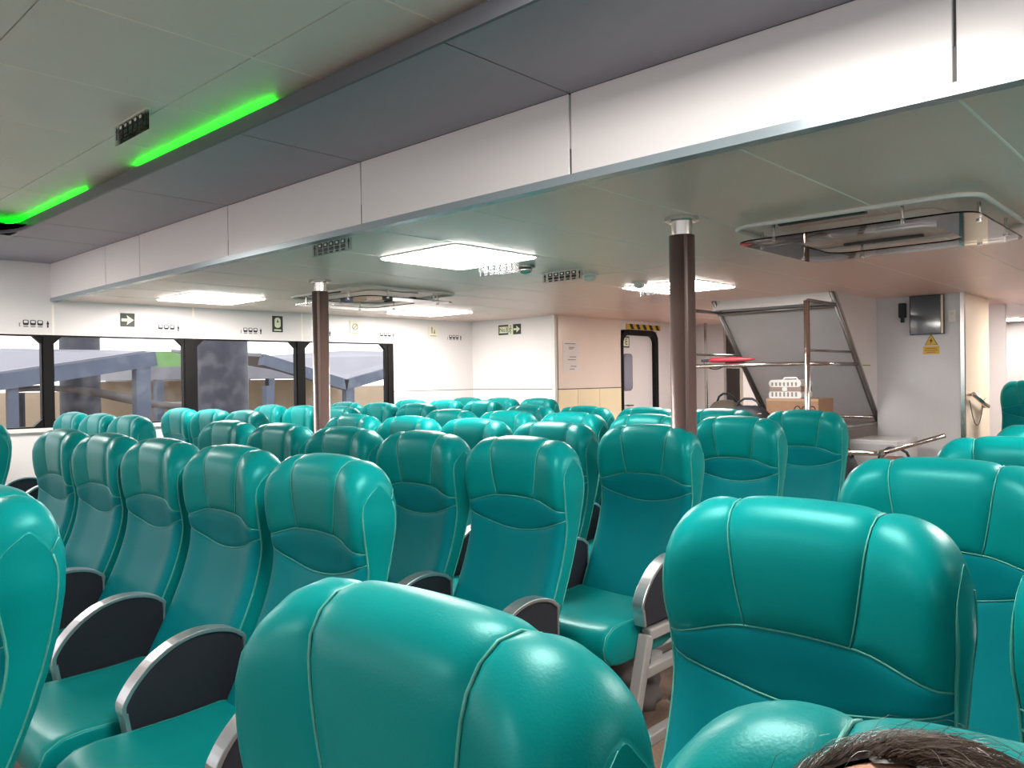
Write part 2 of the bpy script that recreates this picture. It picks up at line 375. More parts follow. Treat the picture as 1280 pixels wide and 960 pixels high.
MB().box((-7.3, YFRONT-0.035, 0.85), (XR, YFRONT-0.03, 2.05)).build('window_pane', M_PANE, wfr)
struct(MB().box((-7.3, 6.3, 0), (-7.24, 12.2, ZL)).build('wall_left_aft', M_WHITE))

# ================================================================== CEILING LAMPS
def lamp(x, y, z, label, sz=0.60):
    r = empty('ceiling_lamp', (x, y, z)); tag(r, label, 'ceiling lamp', 'square ceiling lamps')
    h = sz/2
    MB().prism(rrect(-h-0.008, -h-0.008, h+0.008, h+0.008, 0.045), 2, -0.006, 0).build('lamp_frame', M_PLASTW, r)
    MB().prism(rrect(-h, -h, h, h, 0.04), 2, -0.010, -0.0055).build('lamp_diffuser', M_LAMP, r)
    return r
lamp(-3.07, 2.89, ZL, 'large square ceiling lamp behind the white fascia, nearest and brightest')
lamp(-5.86, 2.89, ZL, 'square ceiling lamp close to the window wall by the arrow sign')
lamp(-5.76, 5.03, ZL, 'square ceiling lamp far aft by the white bulkhead corner')
lamp(-3.02, 5.03, ZL, 'square ceiling lamp partly hidden by the right bronze column')
lamp(0.15, 2.89, ZL, 'square ceiling lamp right of the frame over the right seats'); lamp(0.15, 5.03, ZL, 'square ceiling lamp aft right of the frame')
lamp(2.5, 2.89, ZL, 'square ceiling lamp further right of the frame'); lamp(5.2, 2.89, ZL, 'square ceiling lamp by the right wall')
lamp(-0.85, 0.95, ZU, 'square ceiling lamp in the raised ceiling above the near seats')
lamp(-5.75, 0.6, ZH, 'square ceiling lamp near the window wall ahead of the seats')
lamp(-2.2, -1.9, ZU, 'square ceiling lamp in the raised ceiling behind the viewer'); lamp(2.0, -1.9, ZU, 'square ceiling lamp at the front of the cabin')
lamp(-3.7, 7.6, ZL, 'added square ceiling lamp hidden in the passage behind the luggage rack', 0.5); lamp(-2.2, 11.4, ZL, 'small square ceiling lamp far aft beyond the cream wall', 0.4); lamp(-0.8, 8.2, ZL, 'added unseen square ceiling lamp brightening the cabin beyond the cream wall')  # first and last added out of view to brighten side wall and aft seat

# ================================================================== POLES
def pole(x, y, label):
    r = empty('bronze_column', (x, y, 0)); tag(r, label, 'column', 'bronze support columns')
    MB().lathe([(0.075, 0), (0.075, 0.01), (0.052, 0.015), (0.052, ZL-0.075)], (0, 0, 0), 24).build('column_shaft', M_POLE, r, True)
    MB().lathe([(0.040, ZL-0.076), (0.044, ZL-0.02), (0.044, ZL-0.018), (0.070, ZL-0.016), (0.070, ZL-0.001)], (0, 0, 0), 24).build('ceiling_collar', M_STEEL, r)
    MB().box((0.040, -0.052, 0.3), (0.047, -0.036, ZL-0.08)).build('cable_strip', M_POLE, r)
pole(-4.363, 2.882, 'bronze column left of centre, in front of the window')
pole(-1.696, 2.852, 'bronze column right of centre, beside the aisle')

# ================================================================== SEATS
def lerp(a, b, t): return a+(b-a)*t
def sstep(a, b, x):
    t = max(0, min(1, (x-a)/(b-a))); return t*t*(3-2*t)
ZB, HH = 0.40, 0.725
PROF = [(0,-.205,0),(.10,-.170,.10),(.25,-.112,.25),(.40,-.062,.40),(.52,-.034,.52),(.60,-.025,.60),(.68,-.029,.68),(.76,-.035,.76),(.86,-.039,.86),
        (.94,-.034,.945),(.985,-.012,.988),(1.02,.018,1.0),(1.06,.050,.985),(1.12,.076,.93),(1.22,.084,.83),(1.40,.072,.65),(1.60,.030,.45),(1.80,-.03,.25),(2.05,-.095,0)]
def prof(t):
    for i in range(len(PROF)-1):
        if t <= PROF[i+1][0] or i == len(PROF)-2:
            p0 = PROF[max(i-1, 0)]; p1 = PROF[i]; p2 = PROF[i+1]; p3 = PROF[min(i+2, len(PROF)-1)]
            dt = p2[0]-p1[0]; u = (t-p1[0])/dt; r = []
            for k in (1, 2):
                m1 = (p2[k]-p0[k])/(p2[0]-p0[0])*dt; m2 = (p3[k]-p1[k])/(p3[0]-p1[0])*dt
                r.append((2*u**3-3*u*u+1)*p1[k]+(u**3-2*u*u+u)*m1+(-2*u**3+3*u*u)*p2[k]+(u**3-u*u)*m2)
            return r
def halfw(h):
    pts = [(0, .216), (.3, .219), (.55, .220), (.65, .223), (.8, .229), (.95, .228), (1.02, .224)]
    for (a, b), (c, d) in zip(pts[:-1], pts[1:]):
        if h <= c: return lerp(b, d, sstep(a, c, h))
    return .232
def P(s, t):
    y, h = prof(t); a = abs(s)
    drop = 0.018*s*s+0.046*max(0, (a-0.66)/0.34)**2.2
    z = ZB+HH*h-drop*sstep(.66, 1.0, h)
    x = s*halfw(h)
    front = 1-sstep(0.90, 1.03, t); wb = sstep(.97, 1.07, t)
    head = sstep(.60, .78, h)
    y -= front*(0.016+0.006*head)*sstep(.42, .90, a)
    y += lerp(0.020, -0.024, wb)*max(0, (a-.86)/.14)**2
    return Vector((x, y, z))
def PN(s, t):
    e = 1e-3
    du = P(min(1, s+e), t)-P(max(-1, s-e), t); dv = P(s, t+e)-P(s, t-e)
    n = du.cross(dv)
    return n.normalized() if n.length > 1e-12 else Vector((0, -1, 0))
def tU(s): return .728-.018*abs(s)**1.5-.030*sstep(.35, 1.0, abs(s))
def tL(s): return .572+.072*s*s
TE = 1.11
def SC(v): return lerp(.37, .55, v**0.85)
U8 = [0, .012, .03, .06, .10, .15, .21, .28, .35, .42, .5, .58, .65, .72, .79, .85, .90, .94, .97, .988, 1]
def panel(name, fn, d, m, parent, nv=None, U=U8, V=U8, ew=0.012):
    vs = []; fs = []
    wdt = (P(*fn(1, .5))-P(*fn(0, .5))).length; hgt = sum((P(*fn(.5, (k+1)/6))-P(*fn(.5, k/6))).length for k in range(6))
    for v in V:
        for u in U:
            s, t = fn(u, v); e = min(min(u, 1-u)*wdt, min(v, 1-v)*hgt)
            off = d*(1-math.exp(-e/ew))-0.002*(0 if abs(s) > .995 else 1)
            vs.append(P(s, t)+PN(s, t)*off)
    n = len(U)
    for i in range(len(V)-1):
        for j in range(n-1):
            a = i*n+j; fs.append((a, a+1, a+n+1, a+n))
    me = bpy.data.meshes.new(name); me.from_pydata([tuple(q) for q in vs], [], fs); me.update()
    for p in me.polygons: p.use_smooth = True
    return link(name, me, m, parent)
def make_seat():
    r = empty('passenger_seat', (0, 0, 0))
    # shell: back and two side gussets
    vs = []; fs = []
    T = [TE, 1.16, 1.22, 1.3, 1.4, 1.5, 1.6, 1.7, 1.8, 1.92, 2.05]; SS = [-1, -.97, -.93, -.88, -.8, -.7, -.5, -.25, 0, .25, .5, .7, .8, .88, .93, .97, 1]
    for t in T:
        for s in SS: vs.append(P(s, t))
    n = len(SS)
    for i in range(len(T)-1):
        for j in range(n-1):
            a = i*n+j; fs.append((a, a+n, a+n+1, a+1)[::-1])
    fp = [0, .06, .12, .2, .3, .4, .5, .58, .66, .74, .80, .85, .89, .92, .94, .955, .97, .98, .99, 1.0, 1.01, 1.02]
    def back_t(h):
        lo, hi = 1.02, 2.05
        for _ in range(30):
            mid = (lo+hi)/2
            if prof(mid)[1] > h: lo = mid
            else: hi = mid
        return lo
    for sg in (-1, 1):
        base = len(vs); K = 8
        for t in fp:
            a = P(sg, t); hb = prof(t)[1]; b = P(sg, max(back_t(hb), 1.025) if t < .995 else 2.04-t)
            wd = (b-a).length
            for k in range(K):
                q = k/(K-1); p = a.lerp(b, q); p.x += sg*0.007*math.sin(math.pi*q)*min(1, wd/0.11)**2*(1-sstep(.80, .97, t)); vs.append(p)
        for i in range(len(fp)-1):
            for k in range(K-1):
                a = base+i*K+k; q = (a, a+1, a+K+1, a+K)
                fs.append(q if sg > 0 else q[::-1])
    # bottom
    me = bpy.data.meshes.new('backrest'); me.from_pydata([tuple(q) for q in vs], [], fs); me.update()
    for p in me.polygons: p.use_smooth = True
    bk = link('backrest', me, M_LEA, r)
    panel('headrest_panel', lambda u, v: (lerp(-SC(v), SC(v), u), lerp(tU(lerp(-SC(v), SC(v), u)), TE, v)), 0.009, M_LEA, bk, ew=0.011)
    panel('headrest_wing', lambda u, v: (lerp(-1, -SC(v), u), lerp(tU(lerp(-1, -SC(v), u)), TE, v)), 0.007, M_LEA, bk)
    panel('headrest_wing', lambda u, v: (lerp(SC(v), 1, u), lerp(tU(lerp(SC(v), 1, u)), TE, v)), 0.007, M_LEA, bk)
    U2 = [0, .006, .015, .03, .05, .08, .12, .17, .23, .30, .37, .44, .5, .56, .63, .70, .77, .83, .88, .92, .95, .97, .985, .994, 1]
    panel('neck_panel', lambda u, v: (lerp(-1, 1, u), lerp(tL(lerp(-1, 1, u)), tU(lerp(-1, 1, u)), v)), 0.006, M_LEA2, bk, U=U2)
    panel('lumbar_panel', lambda u, v: (lerp(-1, 1, u), lerp(0, tL(lerp(-1, 1, u)), v)), 0.006, M_LEA2, bk, U=U2)
    pp = MB()
    def seam(pts, rad=0.0019, off=0.0):
        rl = [rad*(1-.85*sstep(.84, .97, t)) if abs(s) > .99 and t < 1.02 and len(pts) == 27 else rad for s, t in pts]
        pp.tube([P(s, t)+PN(s, t)*off for s, t in pts], rl, 5)
    for sg in (-1, 1):
        seam([(sg*SC(k/14), lerp(tU(sg*SC(k/14)), TE, k/14)) for k in range(15)])
        seam([(sg*0.998, lerp(0, 1.0, k/26)) for k in range(27)], 0.0030, 0.0)
        seam([(sg*0.998, lerp(1.12, 1.8, k/16)) for k in range(17)], 0.0024, 0.0)
    seam([(lerp(-1, 1, k/24), tU(lerp(-1, 1, k/24))) for k in range(25)])
    seam([(lerp(-1, 1, k/24), tL(lerp(-1, 1, k/24))) for k in range(25)], 0.0018)
    seam([(lerp(-1, 1, k/24), TE) for k in range(25)], 0.0018)
    pp.build('piping', M_PIPE, bk, True)
    # cushion
    pr = [(-.17, .33), (-.12, .40), (-.13, .455), (-.20, .468), (-.30, .462), (-.42, .462), (-.52, .466), (-.57, .460), (-.605, .438), (-.622, .40), (-.615, .36), (-.585, .325), (-.53, .312), (-.40, .31), (-.25, .31)]
    cy = -.36; cz = .39
    vs = []; fs = []
    XS_ = [-.222, -.219, -.210, -.191, -.14, -.07, 0, .07, .14, .191, .210, .219, .222]
    for x in XS_:
        e = (abs(x)-.191)/.031 if abs(x) > .191 else 0
        sc = 1-.075*(1-math.sqrt(max(0, 1-e*e)))
        dish = 0.012*(1-(x/.222)**2)
        for y, z in pr:
            zz = z-(dish if z > .45 else 0); vs.append((x, cy+(y-cy)*(1-(1-sc)*.6), cz+(zz-cz)*(1-(1-sc)*2.2)))
    n = len(pr)
    for i in range(len(XS_)-1):
        for k in range(n):
            fs.append((i*n+k, i*n+(k+1) % n, (i+1)*n+(k+1) % n, (i+1)*n+k))
    fs.append(tuple(range(n))); fs.append(tuple(range((len(XS_)-1)*n, len(XS_)*n))[::-1])
    cs = link('seat_cushion', mesh('seat_cushion', vs, fs, True), M_LEA, r)
    for x in (-.214, .214):
        MB().tube([(x, cy+(y-cy)*.985, cz+((z-.003)-cz)*.95) for y, z in pr[1:12]], 0.0025, 5).build('piping', M_PIPE, cs, True)
    # armrest on the far (window) side
    ol = [(-.085, .44), (-.085, .615), (-.10, .645), (-.14, .664), (-.20, .674), (-.26, .672), (-.32, .657), (-.38, .627), (-.43, .587), (-.460, .550), (-.467, .53), (-.462, .50), (-.45, .44)]
    sm = []
    for i in range(len(ol)-1):
        p0, p1, p2, p3 = ol[max(0, i-1)], ol[i], ol[i+1], ol[min(len(ol)-1, i+2)]
        for q in ((0, .34, .67) if i else (0,)):
            sm.append(tuple(0.5*(2*p1[k]+(p2[k]-p0[k])*q+(2*p0[k]-5*p1[k]+4*p2[k]-p3[k])*q*q+(3*p1[k]-p0[k]-3*p2[k]+p3[k])*q**3) for k in (0, 1)))
    ol = [(-.122+(y+.085)*.845, z-.020*(z > .5)) for y, z in sm+[ol[-1]]]
    def arm(x):
        a = MB().prism(ol, 0, x-.018, x+.018).build('armrest', M_ARM, r)
        c = (-.27, .52); vs = []; fs = []
        core = ol
        for x_ in (x-.023, x+.023):
            for q in (1.0, 0.0):
                for i, (y, z) in enumerate(core):
                    p0 = core[max(0, i-1)]; p1 = core[min(len(core)-1, i+1)]
                    d = Vector((p1[0]-p0[0], p1[1]-p0[1])).normalized(); nn = Vector((-d.y, d.x))   # outward
                    th = 0.005 if i < 2 else 0.012
                    if (Vector((y, z))-Vector(c)).dot(nn) < 0: nn = -nn
                    off = nn*(th*q-0.003); vs.append((x_, y+off.x, z+off.y))
        m_ = len(core)
        for i in range(m_-1):
            j = i+1
            fs += [(i, j, m_+j, m_+i), (2*m_+i, 3*m_+i, 3*m_+j, 2*m_+j), (i, 2*m_+i, 2*m_+j, j), (m_+i, m_+j, 3*m_+j, 3*m_+i)]
        t = link('armrest_trim', mesh('armrest_trim', vs, fs), M_ALU, a); bevel(t, 0.003, 2)
        return a
    arm(-.245)
    # leg frame below the armrest line and the beam
    lg = MB()
    x = -.245
    for p, q in (((-.52, .02), (-.40, .40)), ((-.40, .40), (-.16, .40)), ((-.16, .40), (-.06, .02)), ((-.52, .02), (-.06, .02)), ((-.44, .27), (-.12, .27))):
        lg.obox((x, p[0], p[1]), (x, q[0], q[1]), 0.04, 0.045, (1, 0, 0))
    bevel(lg.build('leg_frame', M_LEG, r), 0.006, 2)
    MB().box((-.262, -.38, .27), (.25, -.30, .315)).build('support_beam', M_LEG, r)
    return r
proto = make_seat()
# end armrest, as a copy of the armrest mesh shifted
def add_end_arm(seat):
    for ch in list(seat.children):
        if ch.name.startswith('armrest') or ch.name.startswith('leg_frame'):
            c = ch.copy(); C.objects.link(c); c.parent = seat; c.location = Vector(ch.location)+Vector((.49, 0, 0))
            for g in ch.children:
                d = g.copy(); C.objects.link(d); d.parent = c
first = [True]
def seat(x, y, label, group, z=0.0, end=False, rz=0.0):
    if first[0]: o = proto; first[0] = False
    else: o = copy_tree(pristine)
    o.location = (x, y-0.03, z); o.rotation_euler = (0, 0, rz)
    tag(o, label, 'seat', group)
    return o
pristine = proto
ROW = lambda r: 0.46+0.79*r
ORD = ['nearest', 'second', 'third', 'fourth', 'fifth', 'sixth', 'seventh', 'last']
CN = ['on the aisle', 'second from the aisle', 'third from the aisle', 'fourth from the aisle', 'farthest from the aisle']
ends = []
jit = random.Random(3)
def J(a): return jit.uniform(-a, a)
for r in range(1, 6):
    for c in range(5):
        lab = 'teal seat %s in the %s full row of the middle block' % (CN[c] if c else 'at the right aisle end', ['nearest', 'second', 'third', 'fourth', 'rearmost'][r-1])
        o = seat(-1.84-.52*c, ROW(r), lab, 'teal seats of the middle block', 0, rz=J(.003))
        if c == 0: ends.append(o)
o = seat(-1.84, ROW(0), 'teal seat cut by the left frame edge, seen from its side', 'teal seats of the middle block'); ends.append(o)
for r in range(1, 8):
    for c in range(3):
        if r == 1 and c > 0: continue
        if r == 1: lab = 'sliver of a teal seat at the left frame edge below the window'
        else: lab = 'teal window block seat, %s from window, in the %s row counting from the left frame edge' % (['third', 'second', 'nearest'][c], ORD[r-1] if r < 7 else 'last')
        if r > 1: lab = 'teal seat %s in window block row %s from the left' % (['on the aisle', 'in the middle', 'against the window wall'][c], ['', '', 'two', 'three', 'four', 'five', 'six', 'seven'][r])
        o = seat(-5.2-.52*c, ROW(r), lab, 'teal seats beside the windows', 0, rz=J(.003))
        if c == 0: ends.append(o)
CL = ['large teal seat in the bottom centre foreground, cropped below its headrest', 'large upright teal seat right of the aisle showing its whole headrest',
      'teal seat directly behind the large right foreground seat', 'third teal seat back along the right frame edge', 'fourth teal headrest back, at the right frame edge below the cream wall']
for r in range(0, 5):
    seat(-.560 if r == 0 else -.516, ROW(r)+(.03 if r == 0 else 0), CL[r], 'teal seats of the right block')
seat(-.045, ROW(0)-0.01, 'teal seat behind the person at the bottom right', 'teal seats of the right block', 0.018)
seat(.004, ROW(1), 'teal seat cropped by the right frame edge beside the large headrest', 'teal seats of the right block')
seat(-1.30, 7.75, 'raised teal seat beyond the cream wall at the right edge', 'teal seats in the aft cabin', 0.13)
seat(-4.55, 10.2, 'small teal seat glimpsed through the passage, left one', 'teal seats in the aft cabin', 0.10)
seat(-4.03, 10.2, 'small teal seat glimpsed through the passage, right one', 'teal seats in the aft cabin', 0.10)
for r in range(0, 6):
    for c in range(2 if r in (0, 1) else (0 if r == 5 else 1), 5):
        seat(-.516+.52*c-(.049 if r == 0 else 0), ROW(r), 'teal seat out of frame right, %s row, %s column' % (['nearest', 'second', 'third', 'fourth', 'fifth', 'sixth'][r], ['first', 'second', 'third', 'fourth', 'fifth'][c]), 'teal seats beyond the right frame edge')
for o in ends: add_end_arm(o)
struct(MB().box((-1.69, 7.3, 0), (0.3, 12.1, 0.125)).build('floor_aft_platform', M_FLOOR), 'raised floor of the aft cabin')
struct(MB().box((-5.0, 9.3, 0), (-3.5, 12.1, 0.098)).build('floor_aft_platform_left', M_FLOOR), 'raised floor seen through the passage')

# ================================================================== LUGGAGE RACK UNDER THE STAIR
rk = empty('luggage_rack', (-2.9, 6.2, 0)); tag(rk, 'steel tube luggage rack with slanted bars under the stair', 'luggage rack')
def rtube(name, pts, r, m=M_STEEL):
    o = MB().tube([(p[0]+2.9, p[1]-6.2, p[2]) for p in pts], r, 10).build(name, m, rk, True); return o
YP = 5.80
rtube('rack_post', [(XB2, YP, 0), (XB2, YP, 1.88)], 0.022); rtube('rack_post', [(XA, YP, 0), (XA, YP, 1.88)], 0.022)
def slz(y): return ZL-(y-YB)*1.0
for x in (XB2+0.01, XA):
    rtube('slanted_bar', [(x, YB-0.03, ZL), (x, 7.36, slz(7.36)-0.03)], 0.019, M_DSTEEL)
    rtube('slanted_bar', [(x-0.0, YB+0.06, ZL-0.11), (x, 7.33, slz(7.33)-0.10)], 0.012, M_DSTEEL)
    rtube('top_side_bar', [(x, YP, 1.88), (x, YB+0.05, 1.88)], 0.015, M_DSTEEL)
    rtube('side_bar', [(x, YP, 1.51), (x, YB+0.42, 1.51)], 0.010, M_DSTEEL)
    rtube('shelf_side_bar', [(x, YP, 1.41), (x, YB+0.52, 1.41)], 0.016, M_STEEL)
    rtube('lower_side_bar', [(x, YP, 0.90), (x, 7.3, 0.90)], 0.014, M_STEEL)
rtube('top_bar', [(XA, YB+0.06, 1.87), (XB2, YB+0.06, 1.87)], 0.016, M_DSTEEL)
rtube('shelf_front_bar', [(XA, YP, 1.41), (XB2, YP, 1.41)], 0.016)
rtube('lower_front_bar', [(XA, YP, 0.90), (XB2, YP, 0.90)], 0.016)
rtube('lower_back_bar', [(XA, 7.2, 0.95), (XB2, 7.2, 0.95)], 0.014)
MB().box((XA+2.9, YP-6.2+0.01, 0.872), (XB2+2.9, 7.2-6.2, 0.884)).build('lower_shelf', M_DSTEEL, rk)
for k in range(3):
    rtube('shelf_slat', [(XA, YP+0.16*(k+1), 1.412), (XB2, YP+0.16*(k+1), 1.412)], 0.008, M_DSTEEL)

# red folded umbrella lying on the rack shelf
um = empty('red_umbrella', (-3.03, 5.84, 1.456)); tag(um, 'red folded umbrella lying on the upper rack shelf', 'umbrella')
MB().tube([(-.20, 0, 0), (-.17, 0, 0), (-.10, 0, 0), (.05, 0, 0), (.15, 0, 0), (.20, 0, 0)], [.010, .019, .022, .021, .014, .005], 9).build('folded_canopy', mat('red_nylon', (0.26, 0.014, 0.026), 0.5, 0, 0.2, 30), um, True)
MB().tube([(-.20, 0, 0), (-.27, 0, -.002)], .011, 8).build('umbrella_handle', M_ICON, um)
MB().tube([(-.25+.22*t, -.012, -.045*math.sin(math.pi*t)-0.03*(t > 0 and t < 1)) for t in [0, .1, .25, .4, .55, .7, .85, 1]], .004, 5).build('wrist_strap', M_ICON, um)
# cardboard box with a pet carrier on it
bx = empty('cardboard_box', (-2.68, 6.28, 0.884)); tag(bx, 'brown cardboard box under the pet carrier on the rack', 'box')
M_CARD = mat('brown_cardboard', (0.30, 0.17, 0.10), 0.8, 0, 0.12, 20)
bevel(MB().box((-.20, -.15, 0), (.23, .15, .255)).build('box_body', M_CARD, bx), 0.004)
for sx in (.06, .12, .18):
    MB().tube([(sx+.026*math.cos(a), -.151, .16+.035*math.sin(a)) for a in [k*math.pi/6 for k in range(12)]], .004, 4, closed=True).build('printed_ring', M_ICON, bx)
MB().box((-.20, -.152, .235), (.23, -.149, .25)).build('lid_edge', mat('cardboard_tape', (0.40, 0.26, 0.16), 0.5), bx)
pc = empty('pet_carrier', (-2.73, 6.26, 1.139)); tag(pc, 'small white and brown pet carrier standing on the cardboard box', 'pet carrier')
M_CW = mat('carrier_white', (0.72, 0.70, 0.68), 0.45); M_CBR = mat('carrier_brown', (0.27, 0.19, 0.16), 0.5)
MB().prism(rrect(-.135, .0, .135, .055, .02), 1, -.11, .11).build('lower_tub', M_CW, pc)
MB().prism(rrect(-.13, .055, .13, .095, .004), 1, -.105, .105).build('middle_band', M_CBR, pc)
MB().prism(rrect(-.135, .092, .135, .150, .03), 1, -.11, .11).build('upper_shell', M_CW, pc)
for k in range(7):
    for z0, z1 in ((.10, .13), (.015, .05)):
        MB().box((-.112+.033*k, -.113, z0), (-.098+.033*k, -.109, z1)).build('vent_slot', mat('carrier_slot', (.25, .22, .21), .6) if k == 0 and z0 == .10 else bpy.data.materials['carrier_slot'], pc)
MB().prism(rrect(-.02, .06, .02, .09, .008), 1, -.115, -.10).build('latch', M_CW, pc)
MB().tube([(-.06, 0, .150), (-.05, 0, .165), (.05, 0, .165), (.06, 0, .150)], .007, 6).build('carry_handle', M_CW, pc)
def bag(name, x, y, z, w_, d_, h_, m, label, handle=M_ICON):
    r = empty(name, (x, y, z)); tag(r, label, 'bag')
    bm = bmesh.new(); bmesh.ops.create_cube(bm, size=1); bmesh.ops.subdivide_edges(bm, edges=bm.edges[:], cuts=5, use_grid_fill=True)
    rr = random.Random(int(w_*1000))
    for v in bm.verts:
        p = v.co*2; k = (abs(p.x)**4+abs(p.y)**4+abs(p.z)**4)**.25; k = max(k, 1e-3)
        q = p/k if k > 0.99 else p
        sq = 1-0.28*max(0, q.z)
        v.co = Vector((q.x*w_/2*sq, q.y*d_/2*sq, (q.z+1)*h_/2))+Vector((rr.uniform(-1, 1), rr.uniform(-1, 1), rr.uniform(-.5, .5) if q.z > -.8 else 0))*0.006
    me = bpy.data.meshes.new('bag_body'); bm.to_mesh(me); bm.free()
    for p in me.polygons: p.use_smooth = True
    link('bag_body', me, m, r)
    MB().tube([(-.09*w_/.3, 0, h_-.02), (-.07*w_/.3, 0, h_+.03), (-.03*w_/.3, 0, h_+.055), (.03*w_/.3, 0, h_+.055), (.07*w_/.3, 0, h_+.03), (.09*w_/.3, 0, h_-.02)], .010, 7).build('bag_handle', handle, r, True)
    MB().tube([(-w_*.42, -d_*.33, h_*.70), (-w_*.2, -d_*.44, h_*.66), (w_*.2, -d_*.44, h_*.66), (w_*.42, -d_*.33, h_*.70)], .005, 5).build('zipper', M_DSTEEL, r)
    return r
bag('travel_bag', -3.27, 6.2, 0.884, .30, .24, .235, mat('olive_brown_canvas', (0.075, 0.06, 0.045), .8, 0, .3, 30), 'olive brown travel bag with black handle left of the carrier')
bag('black_bag', -2.97, 6.0, 0.884, .34, .22, .20, mat('black_canvas', (0.012, 0.012, 0.018), .7, 0, .3, 30), 'black bag lying between the brown bag and cardboard box')

# guard rail, floor bags near the rack
gr = empty('guard_rail', (-1.78, 5.5, 0)); tag(gr, 'low steel guard rail rising to the right before the grey bulkhead', 'handrail')
MB().tube([(-.42, .02, .79), (-.05, 0, .797), (0, 0, .80)], .017, 10).build('level_rail', M_STEEL, gr, True)
MB().tube([(0, 0, .80), (.38, 0, .932)], .015, 10).build('rising_rail', M_STEEL, gr, True)
MB().lathe([(.01, -.025), (.026, -.012), (.026, .012), (.01, .025)], (0, 0, .80), 12).build('rail_joint', M_STEEL, gr)
MB().tube([(0, 0, 0), (0, 0, .79)], .014, 8).build('rail_post', M_DSTEEL, gr)
lk = empty('floor_locker', (-2.12, 6.75, 0)); tag(lk, 'small grey locker with a framed door beneath the rack end', 'locker')
bevel(MB().box((-.25, -.2, 0), (.12, .3, .80)).build('locker_body', M_GREYW, lk), .006)
MB().box((-.22, -.212, .35), (.09, -.198, .77)).build('locker_door', M_STAIR, lk)
bag('black_floor_bag', -2.27, 6.1, 0.0, .30, .3, .72, bpy.data.materials['black_canvas'], 'black bag standing behind the steel guard rail')
bag('brown_floor_bag', -1.78, 5.75, 0.0, .34, .26, .76, mat('red_brown_fabric', (0.17, 0.065, 0.05), .7, 0, .4, 25), 'red brown bag below the rising guard rail')

# ================================================================== CREAM WALL RAIL, SCREEN, SIGNS ON THE GREY BULKHEAD
cr_ = empty('wall_handrail', (-1.69, 7.3, 0)); tag(cr_, 'short polished handrail sloping on the cream wall', 'handrail')
MB().tube([(.05, -.02, 1.15), (.05, .33, 1.06), (.05, .47, 1.035), (.0, .50, 1.035)], .018, 10).build('rail_bar', M_STEEL, cr_, True)
MB().tube([(.0, .0, 1.145), (.05, .0, 1.145)], .012, 8).build('rail_bracket', M_STEEL, cr_)
MB().tube([(.02, -.02+.55*t, 1.10-.22*math.sin(math.pi*min(1, t*1.1))) for t in [k/10 for k in range(11)]], .004, 5).build('hanging_cable', M_DSTEEL, cr_)
YG = 7.22
sc = empty('wall_screen', (-1.96, YG, 1.815)); tag(sc, 'dark glossy screen mounted on the grey bulkhead under the ceiling', 'screen')
bevel(MB().box((-.13, -.045, -.165), (.13, 0, .160)).build('screen_case', mat('screen_case', (.02, .025, .035), .3), sc), .004)
MB().box((-.120, -.047, -.155), (.108, -.0445, .150)).build('display', mat('screen_glass', (.012, .02, .035), .06, 0, coat=.6), sc)
MB().box((.112, -.048, -.16), (.128, -.044, .155)).build('side_strip', M_CREAM, sc)
ph = empty('wall_phone', (-2.15, YG, 1.85)); tag(ph, 'small black phone handset on the grey bulkhead left of the screen', 'phone')
bevel(MB().box((-.028, -.05, -.05), (.028, 0, .075)).build('phone_body', M_ICON, ph), .008)
MB().box((-.012, -.04, -.09), (.012, -.01, -.05)).build('phone_tail', M_ICON, ph)
sw = empty('wall_switch', (-1.775, YG, 1.80)); tag(sw, 'pale switch plate on the grey bulkhead right of the screen', 'switch')
bevel(MB().box((-.03, -.008, -.055), (.03, 0, .045)).build('switch_plate', M_PLASTW, sw), .003)
MB().box((-.012, -.012, .0), (.012, -.008, .028)).build('rocker', M_GREYW, sw)
wsn = empty('warning_sign', (-1.935, YG, 1.56)); tag(wsn, 'yellow electric hazard triangle over a yellow text plate', 'sign')
MB().prism([(-.052, 0), (.052, 0), (0, .095)], 1, -.004, 0).build('triangle_plate', M_YEL, wsn)
for a, b in (((-.048, .003), (.048, .003)), ((.048, .003), (0, .089)), ((0, .089), (-.048, .003))):
    MB().obox((a[0], -.0045, a[1]), (b[0], -.0045, b[1]), .002, .005, (0, 1, 0)).build('triangle_edge', M_ICON, wsn)
MB().prism([(.006, .062), (-.014, .032), (-.002, .034), (-.008, .010), (.014, .042), (.002, .040)], 1, -.006, -.004).build('lightning_bolt', M_ICON, wsn)
MB().box((-.062, -.004, -.075), (.062, 0, -.008)).build('text_plate', M_YEL, wsn)
for z_, w_ in ((-.026, .044), (-.042, .050), (-.058, .036)):
    MB().box((-w_, -.0055, z_-.003), (w_, -.004, z_+.003)).build('text_line', mat('faded_ink', (.28, .16, .02), .6) if z_ == -.026 else bpy.data.materials['faded_ink'], wsn)
gl = empty('small_green_sign', (XB2+.031, 6.95, 1.405)); tag(gl, 'tiny pale green strip sign on the white stair flank', 'sign')
MB().box((0, -.10, -.018), (.004, .10, .018)).build('strip_plate', M_SIGNC, gl); MB().box((.003, -.09, -.008), (.005, .09, -.002)).build('text_line', M_SIGNK, gl)

